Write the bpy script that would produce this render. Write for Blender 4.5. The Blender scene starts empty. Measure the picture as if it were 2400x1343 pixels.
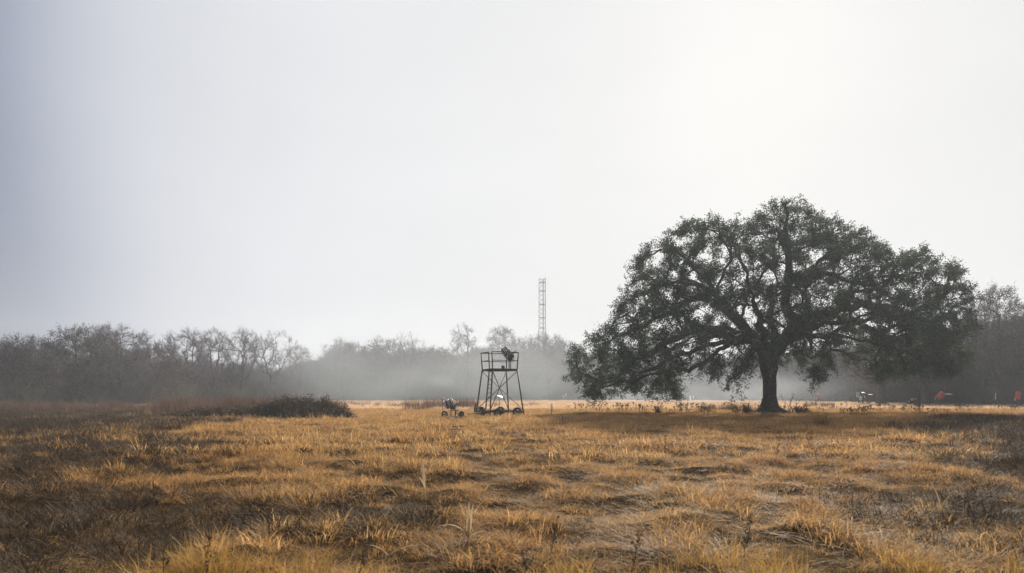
import bpy, math, random
import numpy as np
from mathutils import Vector, Matrix

R = math.radians
scene = bpy.context.scene
col = scene.collection
rng = np.random.default_rng(11)
random.seed(11)

# ------------------------------------------------------------------ camera
F = 1600.0          # focal length in pixels of the 2400 wide photograph (24 mm)
HOR = 926.0         # horizon row
EYE = 1.6
cam_d = bpy.data.cameras.new("camera")
cam = bpy.data.objects.new("camera", cam_d)
col.objects.link(cam)
cam.location = (0, 0, EYE)
cam.rotation_euler = (R(90), 0, 0)
cam_d.sensor_width = 36
cam_d.lens = 24
cam_d.shift_y = (HOR - 671.5) / 2400
cam_d.clip_end = 5000
cam_d.clip_start = 0.05
cam_d.dof.use_dof = True
cam_d.dof.focus_distance = 45
cam_d.dof.aperture_fstop = 2.0
scene.camera = cam

def P(px, py, d):
    return ((px - 1200) / F * d, d, EYE - (py - HOR) / F * d)

# ------------------------------------------------------------------ light
SUN_EL, SUN_AZ = 27.0, 21.0           # azimuth from +Y towards +X
w = bpy.data.worlds.new("World")
scene.world = w
w.use_nodes = True
nt = w.node_tree
nt.nodes.clear()
def N(nt, t, **k):
    n = nt.nodes.new(t)
    for a, b in k.items():
        setattr(n, a, b)
    return n
out = N(nt, 'ShaderNodeOutputWorld')
bg = N(nt, 'ShaderNodeBackground')
sky = N(nt, 'ShaderNodeTexSky')
sky.sky_type = 'NISHITA'
sky.sun_disc = False
sky.sun_elevation = R(SUN_EL)
sky.sun_rotation = R(SUN_AZ)
sky.dust_density = 5
skym = N(nt, 'ShaderNodeMix', data_type='RGBA', blend_type='MULTIPLY')
skym.inputs['Factor'].default_value = 1
nt.links.new(sky.outputs[0], skym.inputs['A'])
skym.inputs['B'].default_value = (0.1, 0.1, 0.1, 1)
tc = N(nt, 'ShaderNodeTexCoord')
nrm = N(nt, 'ShaderNodeVectorMath', operation='NORMALIZE')
nt.links.new(tc.outputs['Generated'], nrm.inputs[0])
dot = N(nt, 'ShaderNodeVectorMath', operation='DOT_PRODUCT')
nt.links.new(nrm.outputs[0], dot.inputs[0])
GE, GA = R(17), R(20)
dot.inputs[1].default_value = (math.sin(GA) * math.cos(GE), math.cos(GA) * math.cos(GE), math.sin(GE))
acos = N(nt, 'ShaderNodeMath', operation='ARCCOSINE')
nt.links.new(dot.outputs['Value'], acos.inputs[0])
div = N(nt, 'ShaderNodeMath', operation='DIVIDE')
nt.links.new(acos.outputs[0], div.inputs[0])
div.inputs[1].default_value = math.pi
ramp = N(nt, 'ShaderNodeValToRGB')
ramp.color_ramp.interpolation = 'B_SPLINE'
stops = [(0, (.87, .87, .87)), (10, (.845, .85, .855)), (19, (.83, .835, .845)), (30, (.82, .827, .848)), (39, (.77, .785, .822)),
         (46, (.66, .68, .74)), (50, (.52, .55, .63)), (54, (.27, .31, .42)), (59, (.10, .125, .215)), (70, (.15, .18, .28)), (90, (.33, .36, .42)), (180, (.42, .44, .47))]
els = ramp.color_ramp.elements
while len(els) < len(stops):
    els.new(0.5)
for e, (a, c) in zip(els, stops):
    e.position = a / 180
    e.color = (*c, 1)
nt.links.new(div.outputs[0], ramp.inputs[0])
mixs = N(nt, 'ShaderNodeMix', data_type='RGBA')
mixs.inputs['Factor'].default_value = 0.985
nt.links.new(skym.outputs['Result'], mixs.inputs['A'])
nt.links.new(ramp.outputs[0], mixs.inputs['B'])
# faint unevenness of the fog
fn = N(nt, 'ShaderNodeTexNoise')
fn.inputs['Scale'].default_value = 2.2
fn.inputs['Detail'].default_value = 3
fmp = N(nt, 'ShaderNodeMapping')
fmp.inputs['Scale'].default_value = (1, 1, 2.2)
nt.links.new(nrm.outputs[0], fmp.inputs['Vector'])
nt.links.new(fmp.outputs[0], fn.inputs['Vector'])
fr = N(nt, 'ShaderNodeMapRange')
fr.inputs['From Min'].default_value = .3
fr.inputs['From Max'].default_value = .7
fr.inputs['To Min'].default_value = .965
fr.inputs['To Max'].default_value = 1.035
nt.links.new(fn.outputs['Fac'], fr.inputs['Value'])
fm = N(nt, 'ShaderNodeVectorMath', operation='SCALE')
nt.links.new(mixs.outputs['Result'], fm.inputs[0])
nt.links.new(fr.outputs[0], fm.inputs['Scale'])
nt.links.new(fm.outputs[0], bg.inputs['Color'])
bg.inputs['Strength'].default_value = 0.53
nt.links.new(bg.outputs[0], out.inputs['Surface'])

sun_d = bpy.data.lights.new("sun", 'SUN')
sun_d.energy = 5.0
sun_d.angle = R(5)
sun_d.color = (1.0, 0.91, 0.77)
sun = bpy.data.objects.new("sun", sun_d)
col.objects.link(sun)
sv = Vector((math.sin(R(SUN_AZ)) * math.cos(R(SUN_EL)), math.cos(R(SUN_AZ)) * math.cos(R(SUN_EL)), math.sin(R(SUN_EL))))
sun.rotation_euler = (-sv).to_track_quat('-Z', 'Y').to_euler()
sun.location = (30, 100, 90)

scene.view_settings.view_transform = 'Standard'
scene.view_settings.look = 'None'
scene.view_settings.exposure = 0.93
scene.view_settings.gamma = 1.0
scene.cycles.max_bounces = 6
scene.cycles.diffuse_bounces = 2
scene.cycles.transmission_bounces = 3
scene.cycles.transparent_max_bounces = 8
scene.cycles.volume_bounces = 0
scene.cycles.use_denoising = True

# ------------------------------------------------------------------ tagging
def tag(o, label=None, cat=None, group=None, kind=None):
    if label: o['label'] = label
    if cat: o['category'] = cat
    if group: o['group'] = group
    if kind: o['kind'] = kind
    return o

def thing(name, label, cat, loc=(0, 0, 0), rz=0.0, group=None):
    o = bpy.data.objects.new(name, None)
    o.empty_display_size = 0.2
    col.objects.link(o)
    o.location = loc
    o.rotation_euler = (0, 0, rz)
    return tag(o, label, cat, group)

# ------------------------------------------------------------------ materials
def mat(name, color, rough=0.85, metal=0.0, var=0.25, scale=6.0, color2=None, spec=0.25, transl=0.0, island=False, detail=4):
    m = bpy.data.materials.new(name)
    m.use_nodes = True
    t = m.node_tree
    b = t.nodes['Principled BSDF']
    b.inputs['Roughness'].default_value = rough
    b.inputs['Metallic'].default_value = metal
    b.inputs['Specular IOR Level'].default_value = spec
    g = N(t, 'ShaderNodeNewGeometry')
    no = N(t, 'ShaderNodeTexNoise')
    no.inputs['Scale'].default_value = scale
    no.inputs['Detail'].default_value = detail
    t.links.new(g.outputs['Position'], no.inputs['Vector'])
    if color2 is None:
        color2 = tuple(c * (1 - var) for c in color)
        color = tuple(c * (1 + var) for c in color)
    mx = N(t, 'ShaderNodeMix', data_type='RGBA')
    mx.inputs['A'].default_value = (*color2, 1)
    mx.inputs['B'].default_value = (*color, 1)
    rm = N(t, 'ShaderNodeMapRange')
    rm.inputs['From Min'].default_value = 0.32
    rm.inputs['From Max'].default_value = 0.68
    if island:
        ad = N(t, 'ShaderNodeMath', operation='MULTIPLY_ADD')
        t.links.new(g.outputs['Random Per Island'], ad.inputs[0])
        ad.inputs[1].default_value = 0.36
        sb = N(t, 'ShaderNodeMath', operation='MULTIPLY_ADD')
        t.links.new(no.outputs['Fac'], sb.inputs[0])
        sb.inputs[1].default_value = 0.7
        sb.inputs[2].default_value = -0.03
        t.links.new(sb.outputs[0], ad.inputs[2])
        t.links.new(ad.outputs[0], rm.inputs['Value'])
    else:
        t.links.new(no.outputs['Fac'], rm.inputs['Value'])
    t.links.new(rm.outputs[0], mx.inputs['Factor'])
    t.links.new(mx.outputs['Result'], b.inputs['Base Color'])
    if transl > 0:
        tr = N(t, 'ShaderNodeBsdfTranslucent')
        t.links.new(mx.outputs['Result'], tr.inputs['Color'])
        ms = N(t, 'ShaderNodeMixShader')
        ms.inputs[0].default_value = transl
        t.links.new(b.outputs[0], ms.inputs[1])
        t.links.new(tr.outputs[0], ms.inputs[2])
        t.links.new(ms.outputs[0], t.nodes['Material Output'].inputs['Surface'])
    return m

M = {}
M['oak_bark'] = mat('oak_bark', (.085, .077, .069), .95, scale=9, var=.45)
M['oak_leaf'] = mat('oak_leaf', (.115, .155, .10), .6, scale=.35, color2=(.046, .066, .046), transl=.22, island=True)
M['bark'] = mat('bark', (.07, .062, .056), .95, scale=3, var=.35)
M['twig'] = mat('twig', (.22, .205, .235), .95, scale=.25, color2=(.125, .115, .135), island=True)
M['twig_dark'] = mat('twig_dark', (.085, .072, .062), .95, scale=.25, color2=(.05, .045, .042), island=True)
M['dead_leaf'] = mat('dead_leaf', (.105, .08, .058), .8, scale=.2, color2=(.055, .05, .04), transl=.2, island=True)
M['shrub'] = mat('shrub_twig', (.18, .155, .13), .95, scale=.12, color2=(.085, .085, .068), island=True)
M['reed'] = mat('reed', (.19, .115, .075), .9, scale=.2, color2=(.075, .048, .038), transl=.2, island=True)
M['bramble'] = mat('bramble_leaf', (.12, .08, .046), .7, scale=2.2, color2=(.03, .026, .016), transl=.3, island=True)
M['weed'] = mat('weed_stem', (.13, .095, .06), .9, scale=8, color2=(.07, .05, .035), transl=.1)
M['pale_leaf'] = mat('pale_dry_leaf', (.55, .42, .26), .8, scale=9, color2=(.36, .26, .15), transl=.35)
M['steel_dark'] = mat('dark_painted_steel', (.040, .034, .030), .6, .2, scale=5, color2=(.065, .045, .034))
M['rubber'] = mat('tyre_rubber', (.025, .025, .026), .85, scale=20)
M['rim'] = mat('pale_wheel_rim', (.42, .42, .43), .45, .4, scale=12)
M['rim_dark'] = mat('dark_wheel_rim', (.09, .085, .08), .5, .4, scale=12)
M['galv'] = mat('galvanised_steel', (.50, .51, .53), .45, .5, scale=10)
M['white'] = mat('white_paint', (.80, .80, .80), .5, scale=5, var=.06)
M['machine'] = mat('machine_black', (.035, .038, .042), .5, .2, scale=8)
M['blue_black'] = mat('dark_blue_housing', (.035, .045, .075), .45, .1, scale=8)
M['clay_dark'] = mat('stacked_clays', (.05, .055, .06), .6, scale=30, color2=(.09, .095, .10))
M['panel'] = mat('solar_cells', (.05, .06, .09), .12, .1, scale=3)
M['panel_back'] = mat('pale_panel_back', (.72, .73, .76), .5, scale=3, var=.08)
M['red'] = mat('red_plastic', (.46, .08, .06), .55, scale=4, color2=(.32, .06, .045))
M['orange'] = mat('faded_orange_plastic', (.50, .21, .11), .6, scale=4)
M['box_red'] = mat('dark_red_box', (.12, .035, .03), .6, scale=6)
M['yellow'] = mat('yellow_knob', (.65, .45, .08), .5, scale=6)
M['pale_blue'] = mat('pale_blue_plastic', (.34, .40, .52), .5, scale=5)
M['mast'] = mat('mast_steel', (.16, .165, .17), .6, .3, scale=2)
M['cream'] = mat('cream_plastic', (.50, .48, .42), .5, scale=5, var=.1)

# grass: colour varies per tuft, per blade and in broad patches of the meadow
def grass_mat(name, cols, patch, transl=.4):
    m = bpy.data.materials.new(name)
    m.use_nodes = True
    t = m.node_tree
    b = t.nodes['Principled BSDF']
    b.inputs['Roughness'].default_value = .75
    b.inputs['Specular IOR Level'].default_value = .2
    oi = N(t, 'ShaderNodeObjectInfo')
    g = N(t, 'ShaderNodeNewGeometry')
    no = N(t, 'ShaderNodeTexNoise')
    no.inputs['Scale'].default_value = .22
    no.inputs['Detail'].default_value = 5
    no.inputs['Roughness'].default_value = .6
    t.links.new(g.outputs['Position'], no.inputs['Vector'])
    a = N(t, 'ShaderNodeMath', operation='MULTIPLY_ADD')
    t.links.new(oi.outputs['Random'], a.inputs[0])
    a.inputs[1].default_value = .34
    c = N(t, 'ShaderNodeMath', operation='MULTIPLY_ADD')
    t.links.new(g.outputs['Random Per Island'], c.inputs[0])
    c.inputs[1].default_value = .46
    t.links.new(a.outputs[0], c.inputs[2])
    a.inputs[2].default_value = .1
    rp = N(t, 'ShaderNodeValToRGB')
    e = rp.color_ramp.elements
    while len(e) < len(cols):
        e.new(.5)
    for i, (el, cc) in enumerate(zip(e, cols)):
        el.position = i / (len(cols) - 1)
        el.color = (*cc, 1)
    t.links.new(c.outputs[0], rp.inputs[0])
    mx = N(t, 'ShaderNodeMix', data_type='RGBA', blend_type='MULTIPLY')
    mr = N(t, 'ShaderNodeMapRange')
    mr.inputs['From Min'].default_value = .38
    mr.inputs['From Max'].default_value = .66
    t.links.new(no.outputs['Fac'], mr.inputs['Value'])
    t.links.new(mr.outputs[0], mx.inputs['Factor'])
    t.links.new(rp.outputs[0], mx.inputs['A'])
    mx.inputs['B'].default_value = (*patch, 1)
    t.links.new(mx.outputs['Result'], b.inputs['Base Color'])
    tr = N(t, 'ShaderNodeBsdfTranslucent')
    t.links.new(mx.outputs['Result'], tr.inputs['Color'])
    ms = N(t, 'ShaderNodeMixShader')
    ms.inputs[0].default_value = transl
    t.links.new(b.outputs[0], ms.inputs[1])
    t.links.new(tr.outputs[0], ms.inputs[2])
    t.links.new(ms.outputs[0], t.nodes['Material Output'].inputs['Surface'])
    return m

GC = [(.05, .028, .011), (.20, .112, .038), (.64, .395, .155), (.34, .20, .078), (.80, .53, .245), (.95, .75, .47)]
M['grass'] = grass_mat('dry_grass', GC, (.84, .74, .62), .5)
M['thatch'] = grass_mat('flattened_thatch', [(.06, .035, .015), (.20, .12, .05), (.36, .23, .10), (.56, .38, .19)], (.7, .6, .5), .3)
M['grass_yellow'] = grass_mat('yellow_grass', [(.16, .10, .03), (.46, .29, .08), (.68, .47, .17)], (.8, .72, .6))
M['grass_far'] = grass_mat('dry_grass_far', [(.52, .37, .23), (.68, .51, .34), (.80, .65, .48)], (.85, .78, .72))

def ground_mat():
    m = bpy.data.materials.new('meadow_soil')
    m.use_nodes = True
    t = m.node_tree
    b = t.nodes['Principled BSDF']
    b.inputs['Roughness'].default_value = .95
    b.inputs['Specular IOR Level'].default_value = 0
    g = N(t, 'ShaderNodeNewGeometry')
    sx = N(t, 'ShaderNodeSeparateXYZ')
    t.links.new(g.outputs['Position'], sx.inputs[0])
    n1 = N(t, 'ShaderNodeTexNoise'); n1.inputs['Scale'].default_value = 1.6; n1.inputs['Detail'].default_value = 8
    n2 = N(t, 'ShaderNodeTexNoise'); n2.inputs['Scale'].default_value = .25; n2.inputs['Detail'].default_value = 6
    for n in (n1, n2):
        t.links.new(g.outputs['Position'], n.inputs['Vector'])
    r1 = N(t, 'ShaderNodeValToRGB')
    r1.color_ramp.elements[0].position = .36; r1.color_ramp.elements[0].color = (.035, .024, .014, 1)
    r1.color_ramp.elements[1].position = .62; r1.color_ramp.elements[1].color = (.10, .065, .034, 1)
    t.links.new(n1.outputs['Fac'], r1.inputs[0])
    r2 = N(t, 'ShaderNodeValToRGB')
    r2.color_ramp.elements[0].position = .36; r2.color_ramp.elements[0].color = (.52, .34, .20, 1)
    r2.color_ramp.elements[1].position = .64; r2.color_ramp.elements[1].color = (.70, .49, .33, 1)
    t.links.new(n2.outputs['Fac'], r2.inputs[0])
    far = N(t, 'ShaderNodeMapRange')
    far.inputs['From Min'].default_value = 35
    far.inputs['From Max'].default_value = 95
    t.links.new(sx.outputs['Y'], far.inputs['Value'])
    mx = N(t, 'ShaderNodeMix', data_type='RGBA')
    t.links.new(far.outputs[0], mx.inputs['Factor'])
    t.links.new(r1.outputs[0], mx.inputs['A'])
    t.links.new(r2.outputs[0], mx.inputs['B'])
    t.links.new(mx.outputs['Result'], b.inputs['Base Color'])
    return m
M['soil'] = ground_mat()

def vol_mat(name, color, density, aniso):
    m = bpy.data.materials.new(name)
    m.use_nodes = True
    t = m.node_tree
    t.nodes.clear()
    o = N(t, 'ShaderNodeOutputMaterial')
    v = N(t, 'ShaderNodeVolumePrincipled')
    v.inputs['Color'].default_value = (*color, 1)
    v.inputs['Density'].default_value = density
    v.inputs['Anisotropy'].default_value = aniso
    t.links.new(v.outputs[0], o.inputs['Volume'])
    return m

# ------------------------------------------------------------------ mesh helpers
class MB:
    def __init__(s):
        s.v, s.f, s.m, s.n = [], [], [], 0
    def add(s, verts, faces, mi=0):
        verts = np.asarray(verts, float).reshape(-1, 3)
        o = s.n
        s.v.append(verts); s.n += len(verts)
        if isinstance(faces, np.ndarray):
            s.f.append(faces + o)
            s.m.append(np.full(len(faces), mi))
        else:
            by = {}
            for f in faces:
                by.setdefault(len(f), []).append(f)
            for k, fs in by.items():
                s.f.append(np.array(fs, int) + o)
                s.m.append(np.full(len(fs), mi))
        return s
    def box(s, c, size, rot=None, mi=0):
        x, y, z = (a / 2 for a in size)
        v = np.array([(-x, -y, -z), (x, -y, -z), (x, y, -z), (-x, y, -z), (-x, -y, z), (x, -y, z), (x, y, z), (-x, y, z)])
        if rot is not None:
            v = v @ np.array(rot).T
        s.add(v + np.array(c), [(0, 3, 2, 1), (4, 5, 6, 7), (0, 1, 5, 4), (1, 2, 6, 5), (2, 3, 7, 6), (3, 0, 4, 7)], mi)
        return s
    def bevbox(s, c, size, bev=.02, rot=None, mi=0):
        x, y, z = (a / 2 for a in size)
        b = min(bev, x * .45, y * .45, z * .45)
        prof = [(x - b, -y), (x, -y + b), (x, y - b), (x - b, y), (-x + b, y), (-x, y - b), (-x, -y + b), (-x + b, -y)]
        V = []
        for zz, k in ((-z, b), (-z + b, 0), (z - b, 0), (z, b)):
            for px, py in prof:
                V.append((px - math.copysign(k, px), py - math.copysign(k, py), zz))
        V = np.array(V)
        fs = []
        for r in range(3):
            for i in range(8):
                j = (i + 1) % 8
                fs.append((r * 8 + i, r * 8 + j, r * 8 + 8 + j, r * 8 + 8 + i))
        fs.append(tuple(range(7, -1, -1))); fs.append(tuple(range(24, 32)))
        if rot is not None:
            V = V @ np.array(rot).T
        s.add(V + np.array(c), fs, mi)
        return s
    def bar(s, a, b, wd, hd=None, mi=0):
        hd = hd or wd
        a, b = Vector(a), Vector(b)
        q = (b - a).to_track_quat('Z', 'Y').to_matrix()
        s.box((a + b) / 2, (wd, hd, (b - a).length), q, mi)
        return s
    def tube(s, pts, rad, sides=8, mi=0, cap=True):
        pts = np.asarray(pts, float)
        n = len(pts)
        rad = np.full(n, rad) if np.isscalar(rad) else np.asarray(rad, float)
        t = np.gradient(pts, axis=0)
        t /= np.linalg.norm(t, axis=1)[:, None] + 1e-9
        ref = np.array([1., 0, 0]) if abs(t[0][0]) < .8 else np.array([0, 1., 0])
        u = np.cross(t[0], ref); u /= np.linalg.norm(u)
        us = [u]
        for i in range(1, n):
            u = us[-1] - t[i] * np.dot(us[-1], t[i])
            u /= np.linalg.norm(u) + 1e-9
            us.append(u)
        us = np.array(us)
        vs = np.cross(t, us)
        ang = np.linspace(0, 2 * np.pi, sides, endpoint=False)
        ring = pts[:, None, :] + rad[:, None, None] * (np.cos(ang)[None, :, None] * us[:, None, :] + np.sin(ang)[None, :, None] * vs[:, None, :])
        i, j = np.meshgrid(np.arange(n - 1), np.arange(sides), indexing='ij')
        jn = (j + 1) % sides
        q = np.stack([i * sides + j, i * sides + jn, (i + 1) * sides + jn, (i + 1) * sides + j], -1).reshape(-1, 4)
        s.add(ring.reshape(-1, 3), q, mi)
        if cap:
            s.f.append(np.array([list(range(sides))[::-1]]) + s.n - n * sides); s.m.append(np.array([mi]))
            s.f.append(np.array([list(range((n - 1) * sides, n * sides))]) + s.n - n * sides); s.m.append(np.array([mi]))
        return s
    def lathe(s, prof, a, b, sides=20, mi=0):
        """profile [(t, r)] revolved about the line from a to b"""
        a, b = np.array(a, float), np.array(b, float)
        d = b - a
        pts = np.array([a + d * t for t, r in prof])
        dn = d / np.linalg.norm(d)
        ref = np.array([0, 0, 1.]) if abs(dn[2]) < .8 else np.array([1., 0, 0])
        u = np.cross(dn, ref); u /= np.linalg.norm(u)
        v = np.cross(dn, u)
        ang = np.linspace(0, 2 * np.pi, sides, endpoint=False)
        ring = np.cos(ang)[:, None] * u + np.sin(ang)[:, None] * v
        V = np.concatenate([p + r * ring for p, (t, r) in zip(pts, prof)])
        n = len(prof)
        i, j = np.meshgrid(np.arange(n - 1), np.arange(sides), indexing='ij')
        jn = (j + 1) % sides
        q = np.stack([i * sides + j, i * sides + jn, (i + 1) * sides + jn, (i + 1) * sides + j], -1).reshape(-1, 4)
        s.add(V, q, mi)
        return s
    def mesh(s, name, mats, smooth=False):
        me = bpy.data.meshes.new(name)
        V = np.concatenate(s.v)
        me.vertices.add(len(V))
        me.vertices.foreach_set('co', V.astype(np.float32).ravel())
        loops = np.concatenate([f.ravel() for f in s.f]).astype(np.int32)
        tot = np.concatenate([np.full(len(f), f.shape[1]) for f in s.f])
        start = np.concatenate([[0], np.cumsum(tot)[:-1]]).astype(np.int32)
        me.loops.add(len(loops))
        me.loops.foreach_set('vertex_index', loops)
        me.polygons.add(len(tot))
        me.polygons.foreach_set('loop_start', start)
        for m in mats:
            me.materials.append(m)
        me.polygons.foreach_set('material_index', np.concatenate(s.m).astype(np.int32))
        if smooth:
            me.polygons.foreach_set('use_smooth', np.ones(len(tot), bool))
        me.update(calc_edges=True)
        me.validate()
        return me
    def build(s, name, m, parent=None, smooth=False):
        mats = m if isinstance(m, (list, tuple)) else [m]
        o = bpy.data.objects.new(name, s.mesh(name, mats, smooth))
        col.objects.link(o)
        if parent is not None:
            o.parent = parent
        return o

def link_mesh(name, me, parent=None):
    o = bpy.data.objects.new(name, me)
    col.objects.link(o)
    if parent is not None:
        o.parent = parent
    return o

def copy_tree(o, parent=None):
    c = o.copy()
    col.objects.link(c)
    if parent is not None:
        c.parent = parent
    for ch in [x for x in col.objects if x.parent == o]:
        copy_tree(ch, c)
    return c

# ------------------------------------------------------------------ terrain height
def vnoise(x, y, f, seed=0):
    x = np.asarray(x, float) * f + seed * 17.13
    y = np.asarray(y, float) * f + seed * 31.7
    xi, yi = np.floor(x), np.floor(y)
    fx, fy = x - xi, y - yi
    fx = fx * fx * (3 - 2 * fx); fy = fy * fy * (3 - 2 * fy)
    def h(a, b):
        s = np.sin(a * 127.1 + b * 311.7 + seed * 7.7) * 43758.5453
        return s - np.floor(s)
    return (h(xi, yi) * (1 - fx) + h(xi + 1, yi) * fx) * (1 - fy) + (h(xi, yi + 1) * (1 - fx) + h(xi + 1, yi + 1) * fx) * fy

def H(x, y):
    x = np.asarray(x, float); y = np.asarray(y, float)
    fade = np.clip(1 - (y - 15) / 60, .12, 1)
    a = .24 * (vnoise(x, y, .85, 1) - .5) + .14 * (vnoise(x, y, .37, 2) - .5) + .22 * (vnoise(x, y, 1.7, 3) - .5)
    return a * fade

def hummock(x, y):
    return .38 * vnoise(x, y, .85, 1) + .20 * vnoise(x, y, .37, 2) + .42 * vnoise(x, y, 1.7, 3)

def h1(x, y):
    return float(H(np.array([x]), np.array([y]))[0])

def on(px, d, dz=0.0):
    x = (px - 1200) / F * d
    return (x, d, h1(x, d) + dz)

# ground: one sheet, fine near the camera, running to the horizon
def axis(fine0, fine1, step, lo, hi):
    a = list(np.arange(fine0, fine1 + 1e-6, step))
    s = step; v = fine1
    while v < hi:
        s *= 1.35; v += s; a.append(v)
    s = step; v = fine0
    while v > lo:
        s *= 1.35; v -= s; a.insert(0, v)
    return np.array(a)
gx, gy = axis(-34, 34, .22, -2500, 2500), axis(0, 48, .2, -300, 3500)
X, Y = np.meshgrid(gx, gy)
Z = H(X, Y)
nx, ny = len(gx), len(gy)
i, j = np.meshgrid(np.arange(ny - 1), np.arange(nx - 1), indexing='ij')
q = np.stack([i * nx + j, i * nx + j + 1, (i + 1) * nx + j + 1, (i + 1) * nx + j], -1).reshape(-1, 4)
g_ = MB().add(np.stack([X, Y, Z], -1).reshape(-1, 3), q)
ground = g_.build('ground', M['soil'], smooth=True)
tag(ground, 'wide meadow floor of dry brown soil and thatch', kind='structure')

# ------------------------------------------------------------------ scattering (stuff only)
def proto_collection(name, meshes):
    c = bpy.data.collections.new(name)
    for k, me in enumerate(meshes):
        c.objects.link(bpy.data.objects.new('%s_%02d' % (name, k), me))
    return c

def scatter(name, pts, rz, scl, idx, protos, label, cat, tilt=None):
    n = len(pts)
    me = bpy.data.meshes.new(name)
    me.vertices.add(n)
    me.vertices.foreach_set('co', np.asarray(pts, np.float32).ravel())
    rot = np.zeros((n, 3), np.float32)
    if tilt is not None:
        rot[:, :2] = tilt
    rot[:, 2] = rz
    if np.ndim(scl) == 1:
        scl = np.stack([scl] * 3, -1)
    a = me.attributes.new('rot', 'FLOAT_VECTOR', 'POINT'); a.data.foreach_set('vector', rot.ravel())
    a = me.attributes.new('scl', 'FLOAT_VECTOR', 'POINT'); a.data.foreach_set('vector', np.asarray(scl, np.float32).ravel())
    a = me.attributes.new('idx', 'INT', 'POINT'); a.data.foreach_set('value', np.asarray(idx, np.int32))
    me.update()
    o = bpy.data.objects.new(name, me)
    col.objects.link(o)
    ng = bpy.data.node_groups.new(name, 'GeometryNodeTree')
    ng.interface.new_socket('Geometry', in_out='INPUT', socket_type='NodeSocketGeometry')
    ng.interface.new_socket('Geometry', in_out='OUTPUT', socket_type='NodeSocketGeometry')
    gi, go = N(ng, 'NodeGroupInput'), N(ng, 'NodeGroupOutput')
    mp = N(ng, 'GeometryNodeMeshToPoints')
    ip = N(ng, 'GeometryNodeInstanceOnPoints')
    ci = N(ng, 'GeometryNodeCollectionInfo')
    ci.inputs['Collection'].default_value = proto_collection(name + '_kinds', protos)
    ci.inputs['Separate Children'].default_value = True
    ci.inputs['Reset Children'].default_value = True
    def attr(nm, ty):
        k = N(ng, 'GeometryNodeInputNamedAttribute', data_type=ty)
        k.inputs['Name'].default_value = nm
        return k.outputs['Attribute']
    er = N(ng, 'FunctionNodeEulerToRotation')
    L = ng.links.new
    L(gi.outputs[0], mp.inputs['Mesh'])
    L(mp.outputs[0], ip.inputs['Points'])
    L(ci.outputs[0], ip.inputs['Instance'])
    ip.inputs['Pick Instance'].default_value = True
    L(attr('idx', 'INT'), ip.inputs['Instance Index'])
    L(attr('rot', 'FLOAT_VECTOR'), er.inputs[0])
    L(er.outputs[0], ip.inputs['Rotation'])
    L(attr('scl', 'FLOAT_VECTOR'), ip.inputs['Scale'])
    L(ip.outputs[0], go.inputs[0])
    md = o.modifiers.new('scatter', 'NODES')
    md.node_group = ng
    return tag(o, label, cat, kind='stuff')

# grass tuft meshes
def tuft(n, rad, hmin, hmax, wd, lean, bend, seg=3, seed=0, comb=None):
    g = np.random.default_rng(seed)
    a = g.uniform(0, 2 * np.pi, n)
    r = rad * np.sqrt(g.uniform(0, 1, n))
    base = np.stack([r * np.cos(a), r * np.sin(a), np.full(n, -.03)], -1)
    la = a + g.normal(0, .9, n)
    if comb is not None:
        la = comb + g.normal(0, .7, n)
    dirh = np.stack([np.cos(la), np.sin(la), np.zeros(n)], -1)
    side = np.stack([-np.sin(la), np.cos(la), np.zeros(n)], -1)
    tw = g.uniform(-1.2, 1.2, n)
    hh = g.uniform(hmin, hmax, n)
    l0 = np.abs(g.normal(lean, .22, n)); bd = np.abs(g.normal(bend, .5, n))
    V = []
    p = base.copy()
    L = hh / seg
    ang = l0.copy()
    wds = [1, .85, .6, .3, .2][:seg] + [0]
    sd = side * np.cos(tw)[:, None] + dirh * np.sin(tw)[:, None] * .6
    for k in range(seg + 1):
        ww = wd * wds[k] * g.uniform(.7, 1.3, n)
        if k < seg:
            V.append(p - sd * ww[:, None] / 2); V.append(p + sd * ww[:, None] / 2)
        else:
            V.append(p)
        p = p + (dirh * np.sin(ang)[:, None] + np.array([0, 0, 1.]) * np.cos(ang)[:, None]) * L[:, None]
        ang = ang + bd / seg
    V = np.stack(V, 1)                      # n, 2seg+1, 3
    nv = 2 * seg + 1
    o = (np.arange(n) * nv)[:, None]
    mb = MB()
    quads = []
    for k in range(seg - 1):
        quads.append(o + np.array([[2 * k, 2 * k + 1, 2 * k + 3, 2 * k + 2]]))
    tri = o + np.array([[2 * seg - 2, 2 * seg - 1, 2 * seg]])
    mb.add(V.reshape(-1, 3), np.concatenate(quads))
    mb.f.append(tri); mb.m.append(np.zeros(len(tri), int))
    return mb

def tmesh(name, m, *a, **k):
    return tuft(*a, **k).mesh(name, [m])

near_kinds = [tmesh('tuft', M['grass'], 46, .17, .12, .32, .009, .5, 1.5, seed=s) for s in range(4)] + \
             [tmesh('tuft', M['grass'], 44, .24, .16, .42, .009, 1.0, 1.5, seed=10 + s, comb=s * 1.3) for s in range(5)] + \
             [tmesh('tuft', M['grass'], 14, .10, .30, .50, .008, .3, .9, seed=20 + s) for s in range(2)]
mid_kinds = [tmesh('tuft', M['grass'], 52, .30, .11, .30, .016, .5, 1.3, seg=2, seed=30 + s) for s in range(4)] + \
            [tmesh('tuft', M['grass'], 50, .36, .14, .38, .016, .95, 1.4, seg=2, seed=40 + s, comb=s * 1.5) for s in range(4)] + \
            [tmesh('tuft', M['grass'], 12, .14, .28, .46, .012, .2, .6, seg=2, seed=50)]
thatch_kinds = [tmesh('tuft', M['thatch'], 34, .32, .20, .46, .010, 1.15, .7, seed=70 + s, comb=s * 1.05) for s in range(6)]
edge_kinds = [tmesh('tuft', M['grass_yellow'], 60, .20, .25, .55, .008, .3, .9, seed=80 + s) for s in range(3)]
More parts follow.
